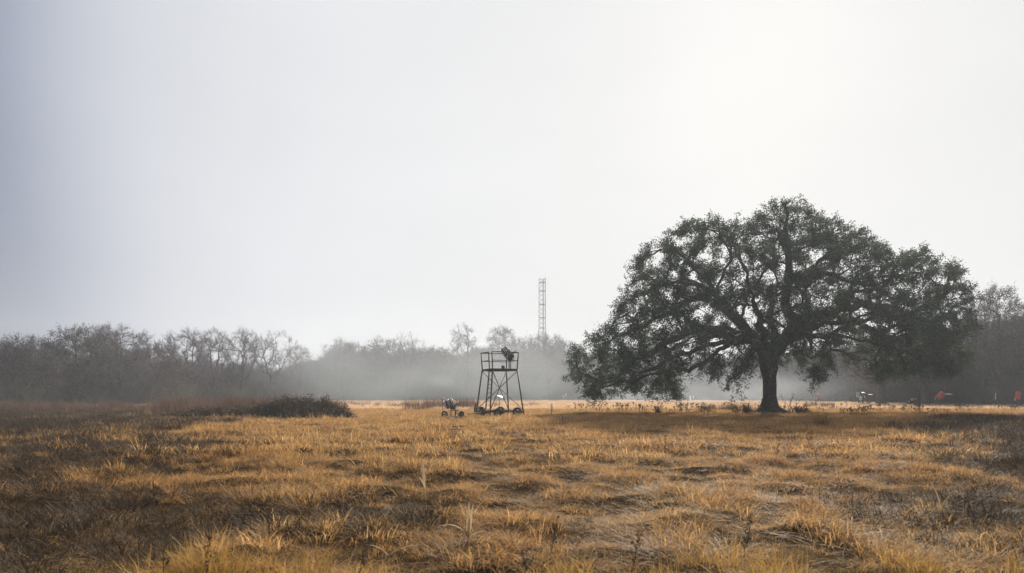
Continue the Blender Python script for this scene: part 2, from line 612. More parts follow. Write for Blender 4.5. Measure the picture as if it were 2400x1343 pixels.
far_kinds = [tmesh('tuft', M['grass_far'], 40, .55, .14, .40, .035, .35, .7, seg=2, seed=60 + s) for s in range(4)]

def wedge(d0, d1, dens, g, k=.86, margin=4.0):
    area = (d1 * d1 - d0 * d0) * k + 2 * margin * (d1 - d0)
    n = int(area * dens)
    d = np.sqrt(g.uniform(d0 * d0, d1 * d1, n))
    x = g.uniform(-1, 1, n) * (k * d + margin)
    return x, d

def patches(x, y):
    """where dark weeds replace the grass to imitate lens vignette shade"""
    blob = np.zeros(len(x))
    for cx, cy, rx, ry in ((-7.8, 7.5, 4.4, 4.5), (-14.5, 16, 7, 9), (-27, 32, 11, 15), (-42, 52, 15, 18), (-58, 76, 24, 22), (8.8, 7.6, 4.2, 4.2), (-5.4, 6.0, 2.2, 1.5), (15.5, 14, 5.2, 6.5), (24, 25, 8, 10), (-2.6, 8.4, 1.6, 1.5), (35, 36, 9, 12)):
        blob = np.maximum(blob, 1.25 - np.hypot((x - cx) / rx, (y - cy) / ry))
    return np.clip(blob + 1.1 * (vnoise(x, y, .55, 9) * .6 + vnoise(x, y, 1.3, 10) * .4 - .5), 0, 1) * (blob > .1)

g = np.random.default_rng(5)
def meadow(d0, d1, dens, kinds, s0, s1, weights, clear=.40, thin=.92):
    x, y = wedge(d0, d1, dens, g)
    dn = hummock(x, y)
    keep = (dn > clear - .12 + g.normal(0, .05, len(x))) | (g.uniform(size=len(x)) < .55)
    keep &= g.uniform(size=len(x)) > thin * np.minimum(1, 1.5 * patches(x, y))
    x, y, dn = x[keep], y[keep], dn[keep]
    # two faint wheel tracks running to the tower
    c = np.interp(y, [5, 12.5, 20, 30, 50], [3.2, 1.5, .3, -.8, -2.2])
    tr = np.minimum(np.abs(x - c), np.abs(x - c + 1.7))
    s = g.uniform(s0, s1, len(x)) * np.clip(.42 + 2.4 * (dn - .28), .42, 1.2)
    s = np.where(tr < .40, s * .45, s)
    s = np.where((tr > .40) & (tr < .8), s * 1.12, s)
    sc = np.stack([np.maximum(s, .5) * g.uniform(.9, 1.2, len(x)), np.maximum(s, .5) * g.uniform(.9, 1.2, len(x)), s], -1)
    idx = g.choice(len(kinds), len(x), p=np.array(weights) / sum(weights))
    return np.stack([x, y, H(x, y)], -1), g.uniform(0, 6.28, len(x)), sc, idx
p, rz, sc, ix = meadow(3.6, 6.0, 13, edge_kinds, .42, .8, [1, 1, 1])
scatter('yellow_grass', p, rz, sc, ix, edge_kinds, 'brighter yellow grass at the very front of the meadow', 'grass')
p, rz, sc, ix = meadow(5.2, 17, 33, near_kinds, .55, .95, [3] * 9 + [.3, .3])
scatter('foreground_grass', p, rz, sc, ix, near_kinds, 'tangled dry golden brown grass of the near meadow', 'grass')
p, rz, sc, ix = meadow(5.2, 30, 13, thatch_kinds, .8, 1.2, [1] * 6, clear=-1, thin=.45)
sc[:, :2] = np.maximum(sc[:, :2], .95); sc[:, 2] = .75
p[:, 2] -= .02
scatter('thatch', p, rz, sc, ix, thatch_kinds, 'flattened dry grass matting the meadow floor between the tussocks', 'grass')
p, rz, sc, ix = meadow(17, 75, 9, mid_kinds, .8, 1.3, [3] * 8 + [.7])
scatter('meadow_grass', p, rz, sc, ix, mid_kinds, 'dry golden grass across the middle of the meadow', 'grass')
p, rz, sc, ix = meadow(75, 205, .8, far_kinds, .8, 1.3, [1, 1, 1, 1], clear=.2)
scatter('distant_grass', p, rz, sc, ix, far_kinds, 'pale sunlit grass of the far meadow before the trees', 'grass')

M['dark_grass'] = grass_mat('vignette_dark_weeds', [(.022, .016, .010), (.045, .03, .017), (.075, .048, .025), (.24, .155, .075)], (.75, .68, .6), .2)  # dead weed tone that also paints lens vignette darkening into the corners
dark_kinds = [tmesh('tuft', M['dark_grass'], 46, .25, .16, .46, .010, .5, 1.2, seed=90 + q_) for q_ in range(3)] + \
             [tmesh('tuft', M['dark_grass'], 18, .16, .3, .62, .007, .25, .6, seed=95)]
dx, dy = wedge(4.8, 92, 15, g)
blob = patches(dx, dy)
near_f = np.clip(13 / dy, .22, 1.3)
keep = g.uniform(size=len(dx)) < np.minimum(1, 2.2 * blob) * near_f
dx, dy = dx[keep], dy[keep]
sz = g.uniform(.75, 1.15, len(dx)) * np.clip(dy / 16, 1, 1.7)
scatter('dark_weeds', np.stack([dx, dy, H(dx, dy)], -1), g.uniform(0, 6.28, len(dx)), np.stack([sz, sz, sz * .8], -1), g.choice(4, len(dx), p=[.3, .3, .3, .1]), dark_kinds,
        'dark brown dead weeds, thickened to put lens vignette shade into the meadow corners', 'weeds')

# ------------------------------------------------------------------ tree generator
class Skel:
    def __init__(s):
        s.p, s.par, s.len, s.dir = [], [], [], []
    def node(s, p, par):
        p = np.array(p, float)
        s.p.append(p); s.par.append(par)
        if par < 0:
            s.len.append(0.); s.dir.append(np.array([0, 0, 1.]))
        else:
            d = p - s.p[par]; L = np.linalg.norm(d)
            s.len.append(s.len[par] + L); s.dir.append(d / (L + 1e-9))
        return len(s.p) - 1

def grow(sk, targets, bias, g, step=.6, wob=.10, up=.15, start=0):
    """join every target to the skeleton, cheapest first, by a bent branch"""
    T = np.asarray(targets, float)
    best = np.full(len(T), 1e9); src = np.zeros(len(T), int)
    done = np.zeros(len(T), bool)
    def relax(n):
        d = np.linalg.norm(T - sk.p[n], axis=1)
        c = d + bias * sk.len[n]
        m = c < best
        best[m] = c[m]; src[m] = n
    for n in range(start, len(sk.p)):
        relax(n)
    tips = []
    for _ in range(len(T)):
        cc = np.where(done, 1e9, best)
        t = int(np.argmin(cc)); done[t] = True
        n0 = int(src[t]); a = sk.p[n0]; b = T[t]
        dist = np.linalg.norm(b - a)
        k = max(2, int(dist / step))
        ctrl = a + sk.dir[n0] * dist * .30 + (b - a) * .2 + np.array([0, 0, up * dist])
        last = n0
        for q_ in range(1, k + 1):
            u = q_ / k
            pt = (1 - u) ** 2 * a + 2 * u * (1 - u) * ctrl + u * u * b
            if q_ < k:
                pt = pt + g.normal(0, wob * min(1, dist), 3)
            last = sk.node(pt, last)
            relax(last)
        tips.append(last)
    return tips

def radii(sk, tips_n, r0, p):
    n = len(sk.p)
    acc = np.zeros(n)
    has = np.zeros(n, bool)
    for k in range(n):
        if sk.par[k] >= 0: has[sk.par[k]] = True
    for k in range(n - 1, -1, -1):
        if not has[k]: acc[k] += tips_n.get(k, 1) * r0 ** p
        else: acc[k] += tips_n.get(k, 0) * r0 ** p
        if sk.par[k] >= 0: acc[sk.par[k]] += acc[k]
    return acc ** (1 / p)

def tubes(sk, r, mb, base_fn=None, mi=0, minr=0.0):
    n = len(sk.p)
    kids = [[] for _ in range(n)]
    for k in range(n):
        if sk.par[k] >= 0: kids[sk.par[k]].append(k)
    stack = [(0, None)]
    while stack:
        st, frm = stack.pop()
        ch = [frm] if frm is not None else []
        rr = []
        if frm is not None: rr.append(min(r[st] * 1.15, r[frm]))
        c = st
        while True:
            ch.append(c); rr.append(r[c])
            if not kids[c]: break
            ks = sorted(kids[c], key=lambda q_: -r[q_])
            for o in ks[1:]:
                stack.append((o, c))
            c = ks[0]
        if len(ch) < 2 or max(rr) < minr: continue
        pts = np.array([sk.p[c_] for c_ in ch]); rr = np.array(rr)
        m = rr.max()
        sides = 12 if m > .3 else 8 if m > .1 else 5 if m > .04 else 3
        mb.tube(pts, rr, sides, mi, cap=False)

def leaf_quads(C, D, L, Wd, g):
    """C centres, D unit directions: one diamond per leaf"""
    n = len(C)
    rnd = g.normal(0, 1, (n, 3))
    S = np.cross(D, rnd); S /= np.linalg.norm(S, axis=1)[:, None] + 1e-9
    L = L[:, None]; Wd = Wd[:, None]
    V = np.stack([C - D * L * .5, C + S * Wd * .5 + D * L * .05, C + D * L * .5, C - S * Wd * .5 + D * L * .05], 1)
    return V.reshape(-1, 3), (np.arange(n) * 4)[:, None] + np.array([[0, 1, 2, 3]])

def twig_tris(A, B, Wd, g):
    """flat tapering slivers from A to B"""
    n = len(A)
    D = B - A
    S = np.cross(D, g.normal(0, 1, (n, 3))); S /= np.linalg.norm(S, axis=1)[:, None] + 1e-9
    V = np.stack([A - S * Wd[:, None] / 2, A + S * Wd[:, None] / 2, B], 1)
    return V.reshape(-1, 3), (np.arange(n) * 3)[:, None] + np.array([[0, 1, 2]])

def rdir(g, n, bias=(0, 0, 0)):
    d = g.normal(0, 1, (n, 3)) + np.array(bias)
    return d / np.linalg.norm(d, axis=1)[:, None]

# ------------------------------------------------------------------ the live oak
OD = 58.0
def oak():
    g = np.random.default_rng(21)
    bx, by, bz = P(1803, 970, OD)
    gz = h1(bx, by)
    def W(px, py, dy=0.0):
        x, y, z = P(px, py, OD + dy)
        return np.array([x - bx, dy, z - gz])
    sk = Skel()
    def line(pts, par, wob=.10):
        last = par
        for (px, py, dy) in pts:
            b = W(px, py, dy)
            if last < 0:
                last = sk.node(b, -1); continue
            a = sk.p[last]
            L = np.linalg.norm(b - a)
            k = max(1, int(L / .55))
            for q_ in range(1, k + 1):
                pt = a + (b - a) * q_ / k
                if par >= 0: pt = pt + g.normal(0, wob, 3)
                last = sk.node(pt, last)
        return last
    def near(px, py, dy=0.0):
        q0 = W(px, py, dy)
        return int(np.argmin([np.linalg.norm(a - q0) for a in sk.p]))
    line([(1803, 976, 0), (1803, 960, 0), (1804, 930, 0), (1804, 900, .1), (1802, 868, .1), (1801, 842, 0)], -1)
    n_trunk = len(sk.p) - 2
    line([(1776, 806, -.3), (1752, 780, -.6), (1734, 757, -1), (1713, 729, -1.4), (1690, 702, -2), (1662, 684, -2.4), (1636, 668, -3), (1590, 660, -3), (1540, 668, -3.4)], near(1801, 842))
    line([(1718, 782, .8), (1690, 769, 1.6), (1650, 773, 2), (1600, 786, 2.5), (1566, 800, 2.8), (1540, 822, 3), (1496, 836, 3), (1440, 858, 3.4), (1390, 868, 3.6)], near(1752, 780))
    line([(1712, 800, -2), (1664, 806, -3.4), (1622, 820, -4.6), (1580, 836, -5.4), (1524, 868, -6.2), (1452, 900, -6.4), (1404, 910, -6.4)], near(1760, 788))
    line([(1688, 706, -.4), (1640, 694, 1), (1602, 712, 1.5), (1560, 742, 2), (1500, 770, 2.5), (1440, 792, 2.5), (1400, 815, 2.5)], near(1713, 729))
    line([(1744, 722, 1.5), (1760, 690, 2.6), (1752, 640, 3.6), (1722, 592, 4), (1702, 550, 4), (1650, 535, 4)], near(1734, 757))
    line([(1664, 668, -3), (1632, 640, -3.6), (1602, 604, -4), (1562, 582, -4), (1510, 600, -4)], near(1690, 702))
    line([(1832, 802, .2), (1855, 770, .3), (1866, 748, .4)], near(1801, 842))
    line([(1848, 735, .3), (1840, 705, .2), (1848, 676, 0), (1853, 648, 0), (1847, 610, 0), (1839, 572, .2), (1842, 535, .2), (1846, 503, 0), (1838, 476, 0)], near(1862, 752), .06)
    line([(1912, 738, 1), (1962, 726, 2), (2022, 716, 3), (2092, 724, 3), (2152, 746, 3), (2220, 772, 2.4), (2270, 790, 2)], near(1866, 748))
    line([(1880, 650, -1), (1922, 640, -2), (1980, 652, -3), (2042, 672, -4), (2104, 650, -4), (2160, 640, -4), (2220, 680, -3)], near(1853, 648))
    line([(1922, 612, 2), (1972, 574, 3), (2012, 552, 3)], near(1880, 650, -1))
    line([(1892, 782, -4), (1952, 790, -7), (2032, 802, -9), (2104, 822, -10), (2160, 830, -9)], near(1836, 800))
    line([(1872, 772, 4), (1932, 742, 8), (2002, 722, 11), (2090, 720, 11)], near(1836, 800))
    line([(1792, 790, -3), (1772, 732, -6), (1762, 682, -8), (1742, 622, -9), (1730, 570, -8)], near(1801, 842))
    line([(1815, 780, 3), (1802, 732, 6), (1822, 662, 9), (1802, 602, 10)], near(1801, 842))
    line([(1738, 806, -.5), (1702, 812, -1.2), (1672, 828, -2), (1642, 850, -2.8), (1612, 872, -3.4)], near(1772, 812), .14)
    line([(1780, 800, 4), (1700, 790, 9), (1620, 800, 12), (1540, 830, 13)], near(1790, 822))
    line([(1775, 800, -4), (1700, 780, -8), (1620, 790, -11), (1540, 830, -12)], near(1790, 822))
    for k in range(1, len(sk.p)):
        if sk.par[k] < 0: sk.par[k] = 0
    n_main = len(sk.p)
    # envelope traced from the photograph, filled in depth as a round crown
    poly = np.array([(1332, 842), (1352, 905), (1385, 932), (1440, 945), (1500, 938), (1560, 938), (1598, 925), (1618, 888), (1668, 888), (1700, 902), (1752, 898), (1790, 878),
                     (1835, 880), (1878, 886), (1930, 888), (1990, 895), (2060, 880), (2130, 875), (2200, 868), (2245, 862), (2285, 815), (2303, 778), (2286, 716), (2268, 672),
                     (2240, 628), (2180, 592), (2132, 584), (2106, 606), (2082, 592), (2056, 560), (2000, 522), (1945, 494), (1886, 464), (1835, 458), (1782, 482), (1756, 528),
                     (1706, 516), (1640, 512), (1580, 532), (1562, 562), (1492, 586), (1474, 640), (1456, 682), (1444, 740), (1392, 788), (1338, 822)], float)
    def inside(x, y):
        c = np.zeros(len(x), bool)
        jx = len(poly) - 1
        for ix_ in range(len(poly)):
            xi, yi = poly[ix_]; xj, yj = poly[jx]
            m = ((yi > y) != (yj > y)) & (x < (xj - xi) * (y - yi) / (yj - yi + 1e-9) + xi)
            c ^= m
            jx = ix_
        return c
    rows = {}
    for y in range(450, 950, 5):
        xs = np.arange(1320, 2310, 3.)
        ins = inside(xs, np.full(len(xs), y + .5))
        if ins.any(): rows[y] = (xs[ins].min(), xs[ins].max())
    cl = []
    tries = 0
    px2m = OD / F
    while len(cl) < 560 and tries < 40000:
        tries += 1
        px, py = g.uniform(1330, 2306), g.uniform(455, 945)
        if not inside(np.array([px, px - 6, px + 7, px, px]), np.array([py, py, py, py - 10, py + 8.])).all(): continue
        if int(py // 5) * 5 not in rows: continue
        xl, xr = rows[int(py // 5) * 5]
        c, Rr = (xl + xr) / 2, (xr - xl) / 2
        u = (px - c) / Rr
        dm = .70 * Rr * px2m * math.sqrt(max(0, 1 - u * u))
        dm = min(dm, 13.5)
        v = g.uniform(-1, 1)
        rho = math.hypot(u, v * math.sqrt(max(0, 1 - u * u)))
        top = (py - 455) / 490
        if rho < .62 and top > .25 and g.uniform() < .74: continue
        if py > 830 and rho < .45: continue
        if py > 850 and 1600 < px < 2080 and g.uniform() < .45: continue
        pt = W(px, py, v * dm)
        if pt[2] < 1.9: continue
        if cl and np.min(np.linalg.norm(np.array(cl) - pt, axis=1)) < 1.36: continue
        cl.append(pt)
    cl = np.array(cl)
    tips = grow(sk, cl, .22, g, step=.55, wob=.09, up=.06, start=n_trunk)
    # twigs
    A, B, LC, LD = [], [], [], []
    tw = {}
    zmin, zmax = cl[:, 2].min(), cl[:, 2].max()
    for t in tips:
        c = sk.p[t]; d = sk.dir[t]
        low = c[2] < 4.6 
        nt_ = int(g.integers(15, 22))
        tw[t] = nt_
        bias = d * .5 + np.array([0, 0, -.5 if low else .35])
        dd = rdir(g, nt_, bias)
        L = g.uniform(.35, 1.12, nt_) * (1.0 if not low else 1.1)
        st = c + g.normal(0, .22, (nt_, 3))
        en = st + dd * L[:, None] + np.array([0, 0, -.12]) * (L ** 2)[:, None]
        A.append(st); B.append(en)
        for a, b, l in zip(st, en, L):
            k = int(l * g.uniform(34, 64))
            u = g.uniform(.25, 1.06, k)
            pc = a + (b - a) * u[:, None] + g.normal(0, .12, (k, 3))
            LC.append(pc); LD.append(rdir(g, k, (b - a) / l * .7))
    for k in tips: pass
    r = radii(sk, tw, .0088, 2.03)
    r[0:1] *= 1.0
    mb = MB()
    # trunk flare
    for k in range(n_main):
        z = sk.p[k][2]
        if sk.par[k] < 0 or (abs(sk.p[k][0]) < 1.2 and abs(sk.p[k][1]) < 1.0 and z < 4.2):
            tgt = .66 + .50 * math.exp(-max(z, 0) / .42) - .02 * z + (.12 if z > 3.4 else 0)
            r[k] = tgt
    for k in range(n_main):
        if r[k] < .66: r[k] = min(.56, r[k] * 1.3 + .02)
        if r[k] < .07: r[k] = .07
    tubes(sk, r, mb, minr=.006)
    # buttress roots
    for a, L, hh in ((0.1, 3.0, .62), (.9, 1.6, .5), (2.0, 1.4, .5), (3.0, 1.8, .6), (3.9, 1.5, .5), (4.7, 1.7, .55), (5.5, 2.2, .55), (6.0, 1.6, .4)):
        pts, rr = [], []
        for q_ in np.linspace(0, 1, 9):
            rad = .25 + L * q_
            pts.append((rad * math.cos(a + .25 * math.sin(q_ * 4)), rad * math.sin(a + .25 * math.sin(q_ * 4)), hh * (1 - q_) ** 2.2 - .10 * q_))
            rr.append(.36 * (1 - q_) + .07)
        mb.tube(pts, rr, 8, cap=False)
    tA, tB = np.concatenate(A), np.concatenate(B)
    v, f = twig_tris(tA, tB, np.full(len(tA), .022), g)
    mb.add(v, f)
    root = thing('live_oak', 'huge spreading dark evergreen oak with forked trunk standing alone in the meadow', 'tree', (bx, by, gz))
    o = mb.build('trunk', M['oak_bark'], root, smooth=True)
    LC, LD = np.concatenate(LC), np.concatenate(LD)
    v, f = leaf_quads(LC, LD, g.uniform(.11, .19, len(LC)), g.uniform(.06, .095, len(LC)), g)
    lb = MB().add(v, f)
    lb.build('crown', M['oak_leaf'], root)
    print('oak clusters', len(cl), 'leaves', len(LC), 'trunk r', r[0])
    return root
oak()

# ------------------------------------------------------------------ woodland trees
def wood_tree(seed, H_, shape, trunk_r, k_targets, leafy=0, spread=.4, droop=0., fork=2, twl=(.6, 1.5), low=.28, dens=18):
    """returns (trunk mesh builder, crown mesh builder) of a tree H_ metres tall"""
    g = np.random.default_rng(seed)
    sk = Skel()
    lean = g.normal(0, .05, 2)
    last = sk.node((0, 0, -.3), -1)
    hb = H_ * low
    n = 6
    for k in range(1, n + 1):
        z = hb * k / n
        last = sk.node((lean[0] * z + g.normal(0, .06), lean[1] * z + g.normal(0, .06), z), last)
    base = last
    for fk in range(fork):
        a = g.uniform(0, 6.28) if fork < 2 else fk * 6.28 / fork + g.uniform(-.4, .4)
        tl = base
        hh = H_ * g.uniform(.72, .92)
        out_ = spread * H_ * g.uniform(.12, .35)
        m = 7
        p0 = sk.p[base]
        for k in range(1, m + 1):
            u = k / m
            tl = sk.node((p0[0] + out_ * math.cos(a) * u ** .8 + g.normal(0, .14), p0[1] + out_ * math.sin(a) * u ** .8 + g.normal(0, .14), p0[2] + (hh - p0[2]) * u), tl)
    T = []
    while len(T) < k_targets:
        u = g.uniform(-1, 1, 3)
        if np.dot(u, u) > 1 or np.dot(u, u) < .12: continue
        z = H_ * (low * .9 + (1 - low * .9) * (u[2] * .5 + .5))
        wdt = 1.0
        if shape == 'fan': wdt = .45 + .75 * (u[2] * .5 + .5)
        if shape == 'dome': wdt = 1.1
        if shape == 'spire': wdt = 1.0 - .6 * (u[2] * .5 + .5)
        pt = np.array([u[0] * spread * H_ * wdt, u[1] * spread * H_ * wdt, z])
        if T and np.min(np.linalg.norm(np.array(T) - pt, axis=1)) < H_ * .04: continue
        T.append(pt)
    tips = grow(sk, T, .35, g, step=.7, wob=.10, up=.12)
    tw = {}
    A, B, Wd, LC, LD = [], [], [], [], []
    for t in tips:
        c = sk.p[t]; d = sk.dir[t]
        m = int(g.integers(dens - 3, dens + 4)); tw[t] = m
        dd = rdir(g, m, d * 1.1 + np.array([0, 0, .55 - droop]))
        L = g.uniform(*twl, m)
        st = c - d * g.uniform(0, .8, m)[:, None]
        en = st + dd * L[:, None]
        A.append(st); B.append(en); Wd.append(np.full(m, .04))
        kk = 6
        u = g.uniform(.3, .95, (m, kk))
        s2 = st[:, None, :] + (en - st)[:, None, :] * u[:, :, None]
        d2 = rdir(g, m * kk, (0, 0, .4)).reshape(m, kk, 3) + dd[:, None, :] * .9
        d2 /= np.linalg.norm(d2, axis=2)[:, :, None]
        e2 = s2 + d2 * (L[:, None] * g.uniform(.3, .65, (m, kk)))[:, :, None]
        A.append(s2.reshape(-1, 3)); B.append(e2.reshape(-1, 3)); Wd.append(np.full(m * kk, .030))
        if leafy:
            k = int(leafy)
            uu = g.integers(0, m, k)
            pc = st[uu] + (en - st)[uu] * g.uniform(.2, 1.1, k)[:, None] + g.normal(0, .22, (k, 3))
            LC.append(pc); LD.append(rdir(g, k))
    r = radii(sk, tw, .009, 2.0)
    sc = trunk_r / r[0]
    r = np.maximum(r * (sc if sc > 1 else sc), .014)
    mb = MB()
    tubes(sk, r, mb)
    mb.tube([(0, 0, -.3), (0, 0, .25), (lean[0] * .8, lean[1] * .8, .9)], [trunk_r * 1.7, trunk_r * 1.35, trunk_r], 10, cap=False)
    cb = MB()
    v, f = twig_tris(np.concatenate(A), np.concatenate(B), np.concatenate(Wd), g)
    cb.add(v, f)
    if leafy:
        LC, LD = np.concatenate(LC), np.concatenate(LD)
        v, f = leaf_quads(LC, LD, g.uniform(.16, .30, len(LC)), g.uniform(.09, .17, len(LC)), g)
        cb.add(v, f, 1)
    return mb, cb

KINDS = {
    'bare_dome': dict(dens=15, seed=1, H_=13, shape='dome', trunk_r=.28, k_targets=190, spread=.40, fork=3, low=.22),
    'bare_fan': dict(dens=11, seed=2, H_=15, shape='fan', trunk_r=.26, k_targets=150, spread=.30, fork=2, low=.30),
    'bare_tall': dict(dens=12, seed=3, H_=20, shape='fan', trunk_r=.30, k_targets=120, spread=.20, fork=2, low=.34),
    'leafy_dome': dict(seed=4, H_=13, shape='dome', trunk_r=.30, k_targets=200, spread=.42, fork=3, low=.2, leafy=60, dens=14),
    'leafy_tall': dict(seed=5, H_=18, shape='dome', trunk_r=.28, k_targets=170, spread=.25, fork=2, low=.25, leafy=50, dens=14),
    'bare_lean': dict(dens=9, seed=6, H_=14, shape='fan', trunk_r=.24, k_targets=110, spread=.38, fork=2, low=.35),
    'dense_dome': dict(seed=7, H_=12, shape='dome', trunk_r=.26, k_targets=220, spread=.45, fork=4, low=.12, leafy=45, dens=16),
    'park_oak': dict(seed=9, H_=12, shape='dome', trunk_r=.62, k_targets=200, spread=.52, fork=4, low=.30, leafy=60, dens=13),
    'bare_thin': dict(seed=8, H_=16, shape='dome', trunk_r=.17, k_targets=100, spread=.16, fork=1, low=.3),
}
TK = {}
for nm, kw in KINDS.items():
    tb, cb = wood_tree(**kw)
    tm = tb.mesh('trunk', [M['bark']], True)
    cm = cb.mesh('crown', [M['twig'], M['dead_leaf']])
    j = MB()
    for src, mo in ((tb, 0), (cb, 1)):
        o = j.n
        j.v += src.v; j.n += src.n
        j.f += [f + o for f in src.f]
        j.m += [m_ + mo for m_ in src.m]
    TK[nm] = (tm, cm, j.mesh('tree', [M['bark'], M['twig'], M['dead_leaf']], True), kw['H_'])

ROW = [(-420, 74), (-100, 82), (0, 88), (300, 106), (500, 132), (700, 168), (900, 198), (1300, 202), (1600, 188), (1900, 166), (2050, 140), (2200, 110), (2400, 96), (2600, 88), (2900, 78)]
def rowd(px):
    return float(np.interp(px, [a for a, b in ROW], [b for a, b in ROW]))

def place_tree(kind, px, top, d=None, label='', rz=0., wide=1.0, group='trees of the far treeline', name=None):
    d = d or rowd(px) + 3
    hgt = EYE + (HOR - top) / F * d
    tm, cm, jm, H0 = TK[kind]
    s = hgt / H0 * .98
    x = (px - 1200) / F * d
    root = thing(name or ('bare_tree' if 'bare' in kind else 'tree'), label, 'tree', (x, d, 0), rz, group)
    root.scale = (s * wide, s * wide, s)
    link_mesh('trunk', tm, root)
    link_mesh('crown', cm, root)
    return root

trees = [
 ('leafy_dome', 20, 795, None, 'dark leafless tree at the left edge of the photo', .3, 1.0),
 ('dense_dome', 66, 784, None, 'low rounded tree between the left edge and the tall twin crowns', 1.2, 1.1),
 ('leafy_dome', 190, 762, None, 'dark round crowned tree, left one of the tall twin crowns on the left', 2.2, 1.0),
 ('bare_dome', 285, 760, None, 'tall broad bare tree, right one of the twin crowns on the left', .7, 1.0),
 ('bare_thin', 245, 758, 118, 'slim bare tree showing between the twin round crowns on the left', .2, 1.2),
 ('dense_dome', 362, 800, None, 'shorter dense tree right of the twin round crowns', 1.9, 1.0),
 ('bare_dome', 440, 768, None, 'dark bare tree with flat spread top beside the gap left of centre', 4.0, .85),
 ('bare_fan', 500, 770, None, 'upright bare tree standing close right of the dark flat topped one', 1.0, .95),
 ('bare_fan', 566, 770, None, 'bare tree with a forked curving trunk above the start of the mist', 2.0, 1.0),
 ('bare_lean', 636, 770, None, 'open leaning bare tree over the thick of the mist, curved trunk', 3.6, 1.0),
 ('bare_thin', 700, 808, None, 'small faint bare tree in the dip of the misty treeline', 1.4, 1.3),
 ('bare_dome', 800, 792, None, 'pale rounded bare tree behind the dark bramble mound', 5.0, .9),
 ('dense_dome', 905, 793, None, 'dense dome shaped tree greyed by mist left of the snag', 2.4, 1.0),
 ('bare_lean', 955, 778, 192, 'gnarled bare snag with one long limb rising above the mist', .4, .8),
 ('dense_dome', 1030, 812, None, 'dense rounded tree behind the ground clay thrower', .9, .9),
 ('bare_tall', 1088, 757, None, 'tall slender forked bare tree left of the steel tower stand', 1.6, 1.0),
 ('leafy_tall', 1175, 765, None, 'tall leafy topped tree directly behind the clay thrower on the tower', 3.0, .95),
 ('dense_dome', 1225, 790, None, 'broad misty dome of a tree between the tower stand and the mast', 4.1, .95),
 ('leafy_dome', 1285, 779, None, 'dark crowned tree covering the foot of the lattice mast', .1, .75),
 ('bare_fan', 1345, 802, None, 'pale bare tree right of the mast, beside the oak leaf tips', 2.9, 1.0),
 ('bare_dome', 1420, 812, None, 'bare tree half hidden behind the left tip of the oak', 1.1, 1.0),
 ('leafy_tall', 2338, 668, 100, 'tall dark tree with ragged leafy top right of the oak', 1.3, .75),
 ('bare_tall', 2296, 682, 106, 'tall thin bare tree just right of the oak crown', .5, .75),
 ('leafy_tall', 2410, 700, 98, 'dark tree cut by the right edge of the photo', 4.4, .85),
]
for kd, px, top, d, lab, rz, wd in trees:
    place_tree(kd, px, top, d, lab, rz, wd)
place_tree('park_oak', 2065, 780, 116, 'wide leafy tree with stout flared trunk standing under the oak right side', 2.0, 1.05, group=None, name='tree')
place_tree('park_oak', 2168, 790, 104, 'dark stout trunked tree between the orange hopper and the tilted red barrel', 5.1, .9, group=None, name='tree')

# the wood behind and between them, which reads as one mass
g = np.random.default_rng(8)
kn = ['bare_dome', 'bare_fan', 'leafy_dome', 'dense_dome', 'bare_thin', 'bare_tall']
OUT = [(-420, 790), (0, 800), (60, 795), (110, 806), (150, 795), (330, 790), (350, 808), (400, 800), (450, 800), (520, 800), (640, 805), (700, 815), (760, 806), (820, 800), (910, 806),
       (1000, 812), (1040, 816), (1120, 806), (1200, 800), (1300, 808), (1400, 815), (1600, 810), (1900, 800), (2050, 780), (2200, 740), (2290, 722), (2350, 705), (2400, 712), (2900, 690)]
pts, rzs, scs, idx = [], [], [], []
px = -420.
while px < 2900:
    d0 = rowd(px)
    for _ in range(3):
        d = d0 + g.uniform(5, 34)
        qx = px + g.uniform(-18, 18)
        k = int(g.choice(6, p=[.2, .14, .16, .3, .1, .1]))
        top = np.interp(qx, [a for a, b in OUT], [b for a, b in OUT]) + np.interp(qx, [300, 420, 680, 760, 1350, 1500], [14, 34, 34, 0, 0, 14]) + abs(g.normal(0, 18)) + g.uniform(0, 30)
        hgt = EYE + (HOR - top) / F * d
        s = hgt / TK[kn[k]][3]
        pts.append(((qx - 1200) / F * d, d, 0)); rzs.append(g.uniform(0, 6.28)); idx.append(k)
        scs.append((s * g.uniform(.8, 1.1), s * g.uniform(.8, 1.1), s))
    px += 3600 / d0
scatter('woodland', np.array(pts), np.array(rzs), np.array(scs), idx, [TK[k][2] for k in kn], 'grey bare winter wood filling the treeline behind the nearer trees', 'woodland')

# undergrowth along the foot of the wood
def shrub(seed, n, h0, h1_, spread, m):
    g = np.random.default_rng(seed)
    A, B, Wd = [], [], []
    a = g.uniform(0, 6.28, n); r = spread * .45 * np.sqrt(g.uniform(0, 1, n))
    st = np.stack([r * np.cos(a), r * np.sin(a), np.full(n, -.1)], -1)
    hh = g.uniform(h0, h1_, n)
    dd = rdir(g, n, (0, 0, 3.2))
    out_ = np.stack([np.cos(a), np.sin(a), np.zeros(n)], -1) * g.uniform(0, .35, n)[:, None]
    dd = dd + out_
    en = st + dd * hh[:, None]
    A.append(st); B.append(en); Wd.append(np.full(n, .05))
    kk = 11
    u = g.uniform(.2, 1, (n, kk))
    s2 = st[:, None] + (en - st)[:, None] * u[:, :, None]
    d2 = rdir(g, n * kk, (0, 0, .9)).reshape(n, kk, 3)
    e2 = s2 + d2 * g.uniform(.35, 1.15, (n, kk))[:, :, None]
    A.append(s2.reshape(-1, 3)); B.append(e2.reshape(-1, 3)); Wd.append(np.full(n * kk, .034))
    v, f = twig_tris(np.concatenate(A), np.concatenate(B), np.concatenate(Wd), g)
    return MB().add(v, f).mesh('shrub', [m])
